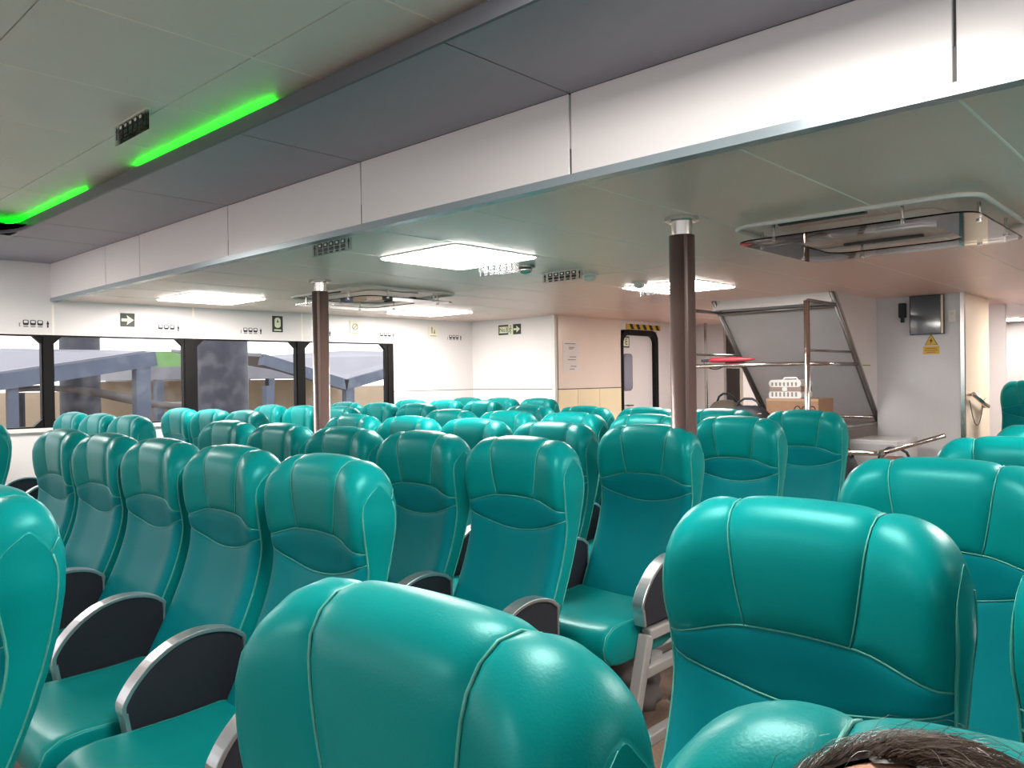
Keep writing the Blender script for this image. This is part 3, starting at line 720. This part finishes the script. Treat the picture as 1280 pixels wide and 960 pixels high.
# notices
pn = empty('paper_notice', (XS, 6.55, 1.55)); tag(pn, 'faint white paper notice taped to the beige wall', 'notice')
MB().box((0, -.13, -.16), (.002, .13, .16)).build('paper_sheet', M_PAPER, pn)
for k, (ya, yb, z_) in enumerate(((-.10, .08, .14), (-.03, .06, .10), (-.03, .04, .085), (-.02, .09, .0), (-.05, .08, -.03), (0, .09, -.10), (-.02, .06, -.13))):
    MB().box((.002, ya, z_-.005), (.003, yb, z_+.005)).build('text_line', mat('grey_ink', (.35, .31, .32), .7) if k == 0 else bpy.data.materials['grey_ink'], pn)
for k, (x_, z_, m_) in enumerate(((-4.25, 1.80, M_PAPER), (-4.09, 1.70, M_SIGNW), (-3.93, 1.66, mat('pink_paper', (.55, .38, .36), .7)))):
    o = empty('passage_notice', (x_, 8.75, z_)); tag(o, ['white', 'cream', 'pink'][k]+' notice on the passage bulkhead left of the stair', 'notice')
    MB().box((-.06, -.004, -.10), (.06, 0, .10)).build('paper_sheet', m_, o)
    for q in range(3): MB().box((-.04, -.005, .05-.04*q), (.04, -.004, .06-.04*q)).build('text_line', bpy.data.materials['grey_ink'], o)

# exit sign on the aft bulkhead
ex = empty('exit_sign', (-5.877, YB, 1.862)); tag(ex, 'dark No3 exit sign with running figure and arrow on the aft bulkhead', 'sign')
MB().box((-.165, -.006, -.055), (.165, 0, .055)).build('sign_plate', M_SIGNK, ex)
MB().box((-.150, -.0075, -.035), (-.025, -.006, .035)).build('number_field', M_SIGNC, ex)
tm = link('sign_text', text_mesh('No3', .068, .0006), M_SIGNK, ex); tm.rotation_euler = (math.pi/2, 0, 0); tm.location = (-.0875, -.0082, -.002)
MB().box((-.015, -.0075, -.055), (.055, -.006, .055)).build('figure_field', M_SIGNC, ex)
fg = MB(); fg.tube([(.02, -.0078, .030), (.02, -.0078, .042)], .007, 6); fg.tube([(.018, -.0078, .025), (.012, -.0078, -.005), (.024, -.0078, -.022), (.018, -.0078, -.045)], .004, 5); fg.tube([(.012, -.0078, -.005), (-.002, -.0078, -.03)], .004, 5); fg.tube([(.0, -.0078, .002), (.018, -.0078, .02), (.036, -.0078, .004)], .0035, 5)
fg.build('running_figure', M_SIGNK, ex)
MB().prism([(.062, -.010), (.105, -.010), (.105, -.036), (.155, 0), (.105, .036), (.105, .010), (.062, .010)], 1, -.0075, -.006).build('arrow', M_SIGNC, ex)
# sign and hazard tape at the door
es = empty('door_sign', (XS-.03, 7.60, 1.735)); tag(es, 'small cream plate with black letter E on the aft door', 'sign')
MB().box((0, -.075, -.065), (.004, .075, .065)).build('sign_border', M_SIGNK, es); MB().box((.003, -.06, -.05), (.006, .06, .05)).build('sign_field', M_SIGNC, es)
te = link('letter', text_mesh('E', .10, .0006), M_SIGNK, es); te.rotation_euler = (math.pi/2, 0, math.pi/2); te.location = (.0068, .01, 0)
hz = empty('hazard_strip', (XS, 7.93, 1.915)); tag(hz, 'yellow and black hazard strip above the aft door', 'hazard strip')
MB().box((0, -.36, -.03), (.008, .36, .03)).build('yellow_strip', M_YEL, hz)
for k in range(5):
    y_ = -.30+.135*k
    MB().prism([(y_, .03), (y_+.06, .03), (y_+.10, -.03), (y_+.04, -.03)], 0, .008, .0095).build('black_stripe', M_ICON, hz)

# ================================================================== WALL SIGNS ABOVE THE WINDOWS
def wall_empty(name, y, z):
    o = empty(name, (xw(y)+0.001, y, z)); o.rotation_euler = (0, 0, -math.atan(0.062)); return o     # local +x faces the cabin, local y runs aft
def icons_wall(y, z, n, wtot, label, group):
    o = wall_empty('seat_row_sticker', y, z); tag(o, label, 'sticker', group)
    step = wtot/(n+1.2); y0 = -wtot/2
    h = .055
    MB().box((0, y0, -h*.45), (.0012, y0+.008, h*.1)).add([(0, y0+.012, .0), (.0012, y0+.012, 0), (.0012, y0+.026, h*.5), (0, y0+.026, h*.5)], [(0, 1, 2, 3)]).build('pointer', bpy.data.materials.get('grey_ink'), o)
    for k in range(n):
        yc = y0+step*(k+.95)
        MB().prism(rrect(yc-.019, -.012, yc+.019, h*.5, .008, 2), 0, 0, .0012).build('seat_icon', M_ICON, o)
        MB().prism(rrect(yc-.013, .004, yc+.013, h*.5-.005, .004, 2), 0, .0012, .002).build('icon_window', M_WHITE, o)
        MB().prism(rrect(yc-.017, -h*.5, yc+.017, -.016, .004, 2), 0, 0, .0012).build('icon_base', bpy.data.materials['grey_ink'], o)
    ye = wtot/2-.008
    MB().box((0, ye-.005, -h*.5), (.0012, ye+.005, .012)).build('figure_body', M_ICON, o)
    MB().prism([(ye-.010, .0), (ye+.010, .0), (ye, h*.5)], 0, 0, .0014).build('figure_head', M_ICON, o)
for k, (y, d) in enumerate(((1.917, 'left of the fascia corner'), (2.90, 'right of the arrow sign'), (3.643, 'left of the tall dark sign'), (4.36, 'half hidden behind the left column'), (5.109, 'at the end of the last window'), (6.02, 'by the aft corner'))):
    icons_wall(y, 1.795, 3, .20, 'seat row icon sticker on the window wall, '+d, 'seat row stickers on the window wall')
ar = wall_empty('arrow_sign', 2.585, 1.85); tag(ar, 'dark square sign with cream arrow pointing right above the window', 'sign')
MB().box((0, -.055, -.055), (.004, .055, .055)).build('sign_plate', M_SIGNK, ar)
MB().prism([(-.048, -.012), (.0, -.012), (-.008, -.040), (.048, 0), (-.008, .040), (.0, .012), (-.048, .012)], 0, .004, .0052).build('arrow', M_SIGNC, ar)
mu = wall_empty('muster_sign', 3.90, 1.866); tag(mu, 'tall dark sign with cream life jacket symbol above the window', 'sign')
MB().box((0, -.052, -.075), (.004, .052, .075)).build('sign_plate', M_SIGNK, mu)
MB().prism(rrect(-.030, -.035, .030, .060, .026), 0, .004, .0052).build('jacket_symbol', M_SIGNC, mu)
MB().prism([(-.010, .015), (.010, .015), (.0, .045)], 0, .0052, .006).build('jacket_neck', M_SIGNK, mu); MB().box((.004, -.035, -.062), (.005, .035, -.050)).build('text_line', M_SIGNC, mu)
for y, lab, v in ((4.736, 'pale safety sign with round symbol above the last window', 0), (5.72, 'pale safety sign with figure symbol on the blank wall', 1)):
    o = wall_empty('pale_sign', y, 1.862); tag(o, lab, 'sign', 'pale safety signs')
    MB().box((0, -.062, -.065), (.004, .062, .065)).build('sign_plate', M_SIGNC, o); MB().box((.003, -.054, -.048), (.005, .054, .057)).build('sign_field', M_SIGNW, o)
    ink = bpy.data.materials.get('olive_ink') or mat('olive_ink', (.30, .27, .14), .6)
    if v == 0:
        MB().tube([(.005, .030*math.cos(a), .008+.030*math.sin(a)) for a in [k*math.pi/8 for k in range(16)]], .004, 4, closed=True).build('ring_symbol', ink, o); MB().tube([(.005, -.02, -.012), (.005, .02, .028)], .004, 4).build('slash_symbol', ink, o)
    else:
        MB().box((.005, -.024, -.03), (.006, -.010, .04)).build('figure_symbol', ink, o); MB().prism([(.0, -.03), (.028, -.03), (.02, .02)], 0, .005, .006).build('figure_symbol', ink, o)
    MB().box((.005, -.04, -.060), (.006, .04, -.053)).build('text_line', ink, o)

# ================================================================== HANGING SEAT ROW SIGNS
def hang(x, y, zt, label, w_=.31, h=.062):
    o = empty('hanging_row_sign', (x, y, zt)); tag(o, label, 'sign', 'hanging seat row signs')
    MB().box((-w_/2, -.002, -h), (w_/2, .002, 0)).build('acrylic_plate', M_SGN, o)
    MB().box((-w_/2-.006, -.008, -.004), (w_/2+.006, .008, 0)).build('ceiling_clip', M_PLASTW, o)
    st = .046
    for k in range(5):
        xc = (k-2)*st
        MB().prism(rrect(xc-.017, -.028, xc+.017, -.006, .005, 2), 1, -.0035, -.002).build('seat_icon', M_ICON, o)
        MB().prism(rrect(xc-.009, -.022, xc+.009, -.011, .003, 2), 1, -.0042, -.0035).build('icon_window', M_PLASTW, o)
        MB().prism(rrect(xc-.017, -.046, xc+.017, -.031, .004, 2), 1, -.0035, -.002).build('icon_base', M_ICON, o)
        MB().box((xc-.013, -.0035, -.058), (xc+.013, -.002, -.050)).build('icon_foot', M_ICON, o)
    for sx in (-1, 1):
        xc = sx*(2.5*st+.020)
        MB().box((xc-.004, -.0035, -.056), (xc+.004, -.002, -.022)).build('figure_body', M_ICON, o)
        MB().prism([(xc-.009, -.026), (xc+.009, -.026), (xc, -.006)], 1, -.0035, -.002).build('figure_head', M_ICON, o)
hang(-3.08, 2.10, ZL-.002, 'hanging seat row sign just behind the white fascia')
hang(-3.09, 3.21, ZL-.002, 'hanging seat row sign against the brightest ceiling lamp')
hang(-3.04, 3.72, ZL-.002, 'hanging seat row sign between the two ceiling detectors')
hang(-3.08, 4.86, ZL-.002, 'hanging seat row sign beside the lamp behind the right column')
hang(-3.08, 1.215, ZU-.002, 'hanging seat row sign on the raised ceiling near the green light', .31, .075)

# detectors
def dome(name, x, y, label, cat, ring, m):
    o = empty(name, (x, y, ZL)); tag(o, label, cat)
    MB().lathe([(.055, 0), (.055, -.012), (.05, -.014)][::-1], (0, 0, 0), 20).build('base_ring', ring, o)
    MB().lathe([(.038, -.012), (.038, -.030), (.030, -.042), (.008, -.048)][::-1], (0, 0, 0), 20).build('dome_body', m, o, True)
dome('ceiling_speaker', -3.05, 3.40, 'round steel dome fitting right of the brightest ceiling lamp', 'ceiling fitting', M_DSTEEL, M_STEEL)
dome('smoke_detector', -3.02, 3.97, 'white smoke detector right of the hanging seat row sign', 'detector', M_PLASTW, M_PLASTW)
dome('sprinkler_dome', -3.04, 4.55, 'white ceiling detector in front of the lamp behind the column', 'detector', M_PLASTW, M_PLASTW)

# ================================================================== CEILING AIR PANELS (rim + hung acrylic sheet)
def airpanel(x0, x1, y0, y1, label):
    cx_, cy_ = (x0+x1)/2, (y0+y1)/2
    o = empty('ceiling_air_panel', (cx_, cy_, ZL)); tag(o, label, 'air panel', 'ceiling air panels')
    a, b = (x1-x0)/2, (y1-y0)/2
    pts = rrect(-a, -b, a, b, .10, 6)
    MB().tube([(x, y, -.008) for x, y in pts], .010, 8, closed=True).build('raised_rim', M_PLASTW, o, True)
    MB().prism(rrect(-a*.62, -b*.55, a*.62, b*.55, .09, 6), 2, -.006, -.001).build('air_grille', M_LOWC, o)
    MB().box((-a*.60, -b*.86, -.012), (a*.15, -b*.80, -.001)).build('air_slot', M_SEAMD, o)
    MB().box((-a*.60, b*.80, -.012), (a*.15, b*.86, -.001)).build('air_slot', M_SEAMD, o)
    # acrylic sheet with a central cut-out: four strips forming a ring
    ia, ib = a*.60, b*.50
    po = rrect(-a+.01, -b+.01, a-.01, b-.01, .09, 6); pi_ = rrect(-ia, -ib, ia, ib, .09, 6)
    n = len(po); vs = []; fs = []
    for z_ in (-.072, -.066):
        vs += [(x, y, z_) for x, y in po]+[(x, y, z_) for x, y in pi_]
    for k in range(n):
        q = (k+1) % n
        fs += [(k, q, n+q, n+k), (2*n+k, 3*n+k, 3*n+q, 2*n+q), (k, 2*n+k, 2*n+q, q), (n+k, n+q, 3*n+q, 3*n+k)]
    MB().add(vs, fs).build('acrylic_sheet', M_ACRY, o)
    for sx, sy in ((-.62, -1), (.45, -1), (.62, 1), (-.45, 1), (-1, -.5), (-1, .5), (1, -.5), (1, .5)):
        px = sx*(a-.045) if abs(sx) == 1 else sx*a; py = sy*(b-.045) if abs(sy) == 1 else sy*b
        MB().lathe([(.011, -.078), (.011, -.066), (.007, -.064), (.007, -.001)], (px, py, 0), 10).build('standoff', M_STEEL, o)
airpanel(-1.66, -.70, 3.19, 4.10, 'clear hung air panel with steel standoffs at the right of the ceiling')
airpanel(-5.36, -4.36, 3.25, 4.10, 'clear hung air panel behind the left column')

# ================================================================== UNDER-SEAT BUNDLES
def bundle(x, y, label):
    r = empty('life_jacket_bundle', (x, y, 0)); tag(r, label, 'life jacket', 'stowed life jackets')
    rr = random.Random(int(abs(x)*100+y*37)); bm = bmesh.new(); bmesh.ops.create_icosphere(bm, subdivisions=3, radius=1)
    for v in bm.verts:
        p = v.co; n_ = 1+.10*math.sin(p.x*6+p.z*3+x)+.07*math.sin(p.y*9+p.z*7)
        v.co = Vector((p.x*.17*n_, p.y*.13*n_, max(0.0, .12+p.z*.125*n_)))
    me = bpy.data.meshes.new('cloth_bundle'); bm.to_mesh(me); bm.free()
    for p in me.polygons: p.use_smooth = True
    link('cloth_bundle', me, bpy.data.materials.get('grey_cover_cloth') or mat('grey_cover_cloth', (.16, .135, .13), .8, 0, .25, 20), r)
    MB().obox((-.15, -.04, .225), (-.03, -.08, .23), .03, .03).build('orange_jacket_tip', bpy.data.materials.get('orange_cloth') or mat('orange_cloth', (.5, .06, .03), .7), r)
bundle(-1.84, ROW(3)-.25, 'grey cloth bundle stowed under the aisle seat behind the foreground')
bundle(-2.36, ROW(1)-.22, 'dark cloth bundle stowed under a seat at the lower left')

# ================================================================== PERSON AT THE BOTTOM RIGHT
M_SKIN = mat('skin', (.46, .25, .16), .5, 0, .10, 40, .06, 300); M_HAIR = mat('dark_hair', (.022, .014, .010), .45, 0, .5, 60)
M_SHIRT = mat('blue_shirt', (.06, .09, .16), .8, 0, .2, 60)
PX, PY = -.092, .322
HT = 1.180                                 # top of the head
pe = empty('person', (PX, PY, 0)); tag(pe, 'person with short dark hair in the bottom right corner, forehead just in frame', 'person')
def capsule(bm, a, b, ra, rb, n=8):
    a = Vector(a); b = Vector(b)
    for k in range(n+1):
        t = k/n; r_ = lerp(ra, rb, t)
        bmesh.ops.create_icosphere(bm, subdivisions=2, radius=r_, matrix=Matrix.Translation(a.lerp(b, t)))
def ell(bm, c, r, rot=None):
    m = Matrix.Translation(Vector(c))
    if rot is not None: m = m @ Matrix.Rotation(rot, 4, 'X')
    bmesh.ops.create_icosphere(bm, subdivisions=3, radius=1, matrix=m @ Matrix.Diagonal((*r, 1)))
def remeshed(name, fn, m, vox, parent, sm=6):
    bm = bmesh.new(); fn(bm); me = bpy.data.meshes.new(name); bm.to_mesh(me); bm.free()
    o = link(name, me, m, parent); rm = o.modifiers.new('remesh', 'REMESH'); rm.mode = 'VOXEL'; rm.voxel_size = vox; rm.use_smooth_shade = True
    s2 = o.modifiers.new('smooth', 'SMOOTH'); s2.iterations = sm; s2.factor = .5
    return o
HC = Vector((0, -.012, HT-.112)); TILT = math.radians(24)    # head centre; tilts back
R14 = Matrix.Rotation(-TILT, 3, 'X')
def hp(x, y, z): return HC+R14 @ Vector((x, y, z))
def limbs(bm, g):
    capsule(bm, (0, .06, .50), (0, .045, .80), .115+g, .125+g, 6)                # trunk
    for sx in (-1, 1):
        capsule(bm, (sx*.05, .05, .60), (sx*.06, .045, .84), .10+g, .095+g, 6)
        capsule(bm, (sx*.0, .035, .87), (sx*.135, .04, .83), .06+g, .060+g, 6)   # shoulder
        capsule(bm, (sx*.150, .04, .82), (sx*.172, -.04, .60), .048+g, .040+g, 8)
def legs(bm, g):
    for sx in (-1, 1):
        capsule(bm, (sx*.075, .03, .52), (sx*.085, -.34, .545), .082+g, .058+g, 9)
        capsule(bm, (sx*.085, -.34, .545), (sx*.085, -.36, .10), .056+g, .036+g, 9)
def body(bm):
    limbs(bm, 0); legs(bm, 0)
    capsule(bm, (0, .03, .86), (0, .0, HT-.19), .050, .050, 6)
    ell(bm, hp(0, .006, .020), (.076, .092, .092), 0); ell(bm, hp(0, -.020, -.045), (.058, .066, .068), 0)
    ell(bm, hp(0, -.050, -.088), (.030, .026, .022))                             # chin
    capsule(bm, hp(0, -.084, .004), hp(0, -.104, -.036), .008, .014, 5)          # nose
    for sx in (-1, 1):
        ell(bm, hp(sx*.077, .005, -.012), (.010, .020, .030)); ell(bm, hp(sx*.033, -.072, .018), (.024, .012, .008)); ell(bm, hp(sx*.038, -.062, -.036), (.022, .018, .02))
        capsule(bm, (sx*.172, -.04, .60), (sx*.09, -.22, .635), .038, .027, 9)   # forearm
        capsule(bm, (sx*.088, -.225, .636), (sx*.076, -.275, .632), .030, .033, 4)  # palm
        for k, (dx, ln) in enumerate(((-.026, .055), (-.009, .066), (.009, .070), (.026, .060))):
            b0 = Vector((sx*.074+dx, -.295, .636)); b1 = b0+Vector((0, -ln*.55, .004)); b2 = b1+Vector((0, -ln*.38, -.020))
            capsule(bm, b0, b1, .0088, .0082, 5); capsule(bm, b1, b2, .0082, .0068, 5)
        t0 = Vector((sx*.055, -.25, .632)); t1 = t0+Vector((-sx*.022, -.026, .002)); t2 = t1+Vector((-sx*.004, -.028, -.004))
        capsule(bm, t0, t1, .012, .0098, 4); capsule(bm, t1, t2, .0098, .008, 4)
        capsule(bm, (sx*.085, -.34, .045), (sx*.09, -.50, .035), .038, .034, 7)
    ell(bm, hp(0, -.078, -.064), (.024, .010, .006)); ell(bm, hp(0, -.074, -.074), (.020, .010, .006))
remeshed('body', body, M_SKIN, .0062, pe, 4)
def shirt(bm):
    limbs(bm, .009); capsule(bm, (0, .03, .86), (0, .022, .895), .062, .058, 3)
remeshed('shirt', shirt, M_SHIRT, .010, pe)
def trousers(bm):
    legs(bm, .010); capsule(bm, (0, .05, .53), (0, .06, .62), .125, .125, 4)
remeshed('trousers', trousers, mat('dark_trousers', (.02, .022, .03), .8), .012, pe)
for sx in (-1, 1):
    e_ = MB(); bm = bmesh.new(); bmesh.ops.create_uvsphere(bm, u_segments=14, v_segments=10, radius=.0110, matrix=Matrix.Translation(hp(sx*.032, -.0745, .002)))
    me = bpy.data.meshes.new('eye'); bm.to_mesh(me); bm.free(); eo = link('eye', me, mat('eye_white', (.8, .78, .75), .2), pe)
    bm = bmesh.new(); bmesh.ops.create_uvsphere(bm, u_segments=12, v_segments=8, radius=.0062, matrix=Matrix.Translation(hp(sx*.032, -.0803, .001)))
    me = bpy.data.meshes.new('iris'); bm.to_mesh(me); bm.free(); link('iris', me, mat('brown_iris', (.03, .015, .008), .15), eo)
    MB().tube([hp(sx*.014, -.091, .022), hp(sx*.030, -.092, .027), hp(sx*.048, -.080, .023)], [.003, .0042, .002], 6).build('eyebrow', M_HAIR, pe, True)
# hair: cap plus strands
hv = MB(); rr = random.Random(11)
def scalp(th, ph):   # th from the crown, ph round the head (0 = front -y)
    d = Vector((math.sin(th)*math.sin(ph), -math.sin(th)*math.cos(ph), math.cos(th)))
    return d, hp(d.x*.0775, .006+d.y*.0935, .020+d.z*.0935)
def thmax(ph):
    c = math.cos(ph); return lerp(1.95, .38, sstep(.25, .85, (c+1)/2))+.05*math.sin(7*ph)
N1, N2 = 16, 40
vs = []; fs = []
for i in range(N1+1):
    for k in range(N2):
        ph = 2*math.pi*k/N2; th = thmax(ph)*i/N1; d, p = scalp(th, ph)
        vs.append(p+(R14 @ d)*(.006*(1-(i/N1)**4)-.001))
for i in range(N1):
    for k in range(N2):
        fs.append((i*N2+k, i*N2+(k+1) % N2, (i+1)*N2+(k+1) % N2, (i+1)*N2+k))
hair = link('hair', mesh('hair', vs, fs, True), M_HAIR, pe)
sv = []; sf = []
for _ in range(3600):
    ph = rr.uniform(-math.pi, math.pi); th = thmax(ph)*math.sqrt(rr.uniform(0.002, 1.0))*rr.uniform(.9, 1.04)
    d, p = scalp(th, ph); n_ = R14 @ d
    # combed sideways and slightly back
    flow = Vector((rr.gauss(.75, .25), rr.gauss(.25, .30), rr.gauss(0, .15))); flow -= n_*flow.dot(n_); flow.normalize()
    ln = rr.uniform(.018, .038); side = n_.cross(flow)*.00028; lift = rr.uniform(.004, .009)*(1.6 if rr.random() < .05 else 1)
    b0 = len(sv)
    for q in range(5):
        t = q/4; c = p+flow*(ln*t)+n_*(lift*math.sin(t*1.9)-ln*ln*t*t*4.5+.001); wq_ = (1-.8*t)
        sv += [tuple(c+side*wq_), tuple(c-side*wq_), tuple(c+n_*.0003*wq_)]
        if q:
            a = b0+(q-1)*3
            for e in range(3): sf.append((a+e, a+(e+1) % 3, a+3+(e+1) % 3, a+3+e))
sme = bpy.data.meshes.new('hair_strands'); sme.from_pydata(sv, [], sf); sme.update()
M_HAIR2 = mat('brown_hair', (.050, .030, .020), .38, 0, .6, 90)
hs = link('hair_strands', sme, M_HAIR2, pe); hs['kind'] = 'stuff'

# ================================================================== OUTSIDE THE WINDOWS
M_SAND = mat('sandy_quay', (.33, .26, .185), .9, 0, .12, .6); M_BLUE = mat('blue_grey_steel', (.055, .072, .11), .6, 0, .2, 3)
M_ROOF = mat('pale_sheet_roof', (.15, .15, .175), .6, 0, .1, 2); M_PILE = mat('dark_tarred_pile', (.022, .023, .036), .7, 0, .5, 4)
M_GRN = mat('green_hull', (.12, .25, .08), .6, 0, .2, 2); M_SHADE = mat('grey_awning_cloth', (.10, .09, .09), .8, 0, .2, 3)
g = struct(MB().box((-90, -30, -1.2), (-8.6, 60, -1.0)).build('floor_quay', M_SAND), 'sandy quay ground outside the windows')
qw = tag(MB().box((-26, -6, -1.0), (-25.4, 40, 1.12)).build('quay_wall', M_SAND), 'sandy low quay wall beyond the windows', 'wall')
cn = empty('jetty_canopy', (-14, 4, -1)); tag(cn, 'jetty canopy with blue grey steel beam seen through the left windows', 'canopy')
def cpart(name, mb, m, o=cn): 
    ob = mb.build(name, m, o); ob.location = (-o.location.x, -o.location.y, -o.location.z); return ob
cpart('edge_beam', MB().obox((-14, -1.5, .58), (-14, 5.84, 1.76), .22, .25), M_BLUE)
cpart('roof_sheet', MB().add([(-14, -1.5, .72), (-14, 5.7, 1.90), (-18.5, 5.9, 2.08), (-18.5, -1.5, 2.12), (-14, -1.5, .66), (-14, 5.7, 1.84), (-18.5, 5.9, 2.02), (-18.5, -1.5, 2.06)], [(0,1,2,3),(7,6,5,4),(0,4,5,1),(1,5,6,2),(2,6,7,3),(3,7,4,0)]), M_ROOF)
cpart('canopy_post', MB().box((-14.1, 5.5, -1), (-13.9, 5.74, 1.62)), M_BLUE); cpart('canopy_post', MB().box((-14.1, 3.6, -1), (-13.95, 3.74, 1.3)), M_BLUE); cpart('canopy_post', MB().box((-14.1, 1.0, -1), (-13.9, 1.24, .9)), M_BLUE)
aw = empty('sagging_awning', (-16, 6, -1)); tag(aw, 'grey sagging awning below the jetty beam', 'awning')
n_ = 10; vs = []; fs = []
for k in range(n_+1):
    t = k/n_; y = 4.2+3.6*t; z = 1.28-.35*t+.10*math.sin(t*6)
    vs += [(-15.5, y, z), (-17.5, y+.3, z+.02), (-15.5, y, z-.14*math.sin(math.pi*t)-.02), (-17.5, y+.3, z-.10)]
for k in range(n_):
    a = 4*k; fs += [(a, a+4, a+5, a+1), (a+2, a+3, a+7, a+6), (a, a+2, a+6, a+4), (a+1, a+5, a+7, a+3)]
fs += [(0, 1, 3, 2), (4*n_, 4*n_+2, 4*n_+3, 4*n_+1)]
o = MB().add(vs, fs).build('awning_cloth', M_SHADE, aw, True); o.location = (16, -6, 1)
for y_ in (4.2, 7.8):
    cpart('awning_pole', MB().tube([(-15.5, y_, -1), (-15.5, y_, 1.2)], .05, 8), M_PILE, aw)
def pile(x, y, r_, lab):
    o = empty('mooring_pile', (x, y, -1.0)); tag(o, lab, 'pile', 'dark mooring piles')
    MB().lathe([(r_, 0), (r_*1.02, 2), (r_, 5.5)], (0, 0, 0), 24).build('pile_shaft', M_PILE, o, True)
    MB().lathe([(r_*1.06, 1.35), (r_*1.06, 1.6)], (0, 0, 0), 24).build('pile_band', M_SHADE, o)
pile(-10.0, 5.06, .33, 'thick dark mooring pile filling the second window'); pile(-19, 6.30, .40, 'dark mooring pile standing behind the jetty canopy')
hl = empty('green_boat', (-29, 13, -1)); tag(hl, 'green boat hull far outside between two windows', 'boat')
cpart('boat_hull', MB().add([(-28, 10.7, 1.9), (-28, 15.4, 1.9), (-30, 15.4, 1.9), (-30, 10.7, 1.9), (-28, 11.2, -1), (-28, 15, -1), (-30, 15, -1), (-30, 11.2, -1)], [(0,4,5,1),(1,5,6,2),(2,6,7,3),(3,7,4,0),(0,1,2,3),(4,7,6,5)]), M_ROOF, hl)
cpart('green_band', MB().add([(-27.98, 10.6, 1.9), (-27.98, 15.5, 1.9), (-30.02, 15.5, 1.9), (-30.02, 10.6, 1.9), (-27.98, 10.3, 2.45), (-27.98, 15.8, 2.45), (-30.02, 15.8, 2.45), (-30.02, 10.3, 2.45)], [(0,1,5,4),(1,2,6,5),(2,3,7,6),(3,0,4,7),(4,5,6,7),(0,3,2,1)]), M_GRN, hl)
c2 = empty('quay_shed', (-20, 12, -1)); tag(c2, 'pale roofed quay shed seen through the third window', 'shed')
cpart('shed_roof', MB().prism([(8.2, 1.42), (16.5, 1.42), (16.5, 1.80), (8.2, 1.74)], 0, -24, -20), M_ROOF, c2)
for y_ in (8.4, 11.5, 14.2, 16.3): cpart('shed_post', MB().box((-20.2, y_, -1), (-20.0, y_+.18, 1.42)), M_BLUE, c2)
cpart('shed_wall', MB().box((-23.8, 8.3, -1), (-23.6, 16.4, 1.4)), M_SAND, c2)
c3 = empty('valley_canopy', (-14, 10, -1)); tag(c3, 'canopy with V shaped blue grey beams outside the last window', 'canopy')
cpart('valley_beam', MB().obox((-14, 7.9, 1.76), (-14, 9.83, 1.24), .2, .22), M_BLUE, c3); cpart('valley_beam', MB().obox((-14, 9.77, 1.24), (-14, 12.6, 1.86), .2, .22), M_BLUE, c3)
cpart('roof_sheet', MB().add([(-14, 7.9, 1.88), (-14, 9.8, 1.36), (-18, 9.8, 1.95), (-18, 7.9, 2.1), (-14, 7.9, 1.82), (-14, 9.8, 1.30), (-18, 9.8, 1.89), (-18, 7.9, 2.04)], [(0,1,2,3),(7,6,5,4),(0,4,5,1),(1,5,6,2),(2,6,7,3),(3,7,4,0)]), M_ROOF, c3)
cpart('roof_sheet', MB().add([(-14, 9.8, 1.36), (-14, 12.6, 1.98), (-18, 12.6, 2.15), (-18, 9.8, 1.95), (-14, 9.8, 1.30), (-14, 12.6, 1.92), (-18, 12.6, 2.09), (-18, 9.8, 1.89)], [(0,1,2,3),(7,6,5,4),(0,4,5,1),(1,5,6,2),(2,6,7,3),(3,7,4,0)]), M_ROOF, c3)
for y_ in (7.95, 9.8, 12.5): cpart('canopy_post', MB().box((-14.08, y_, -1), (-13.92, y_+.16, 1.25)), M_BLUE, c3)
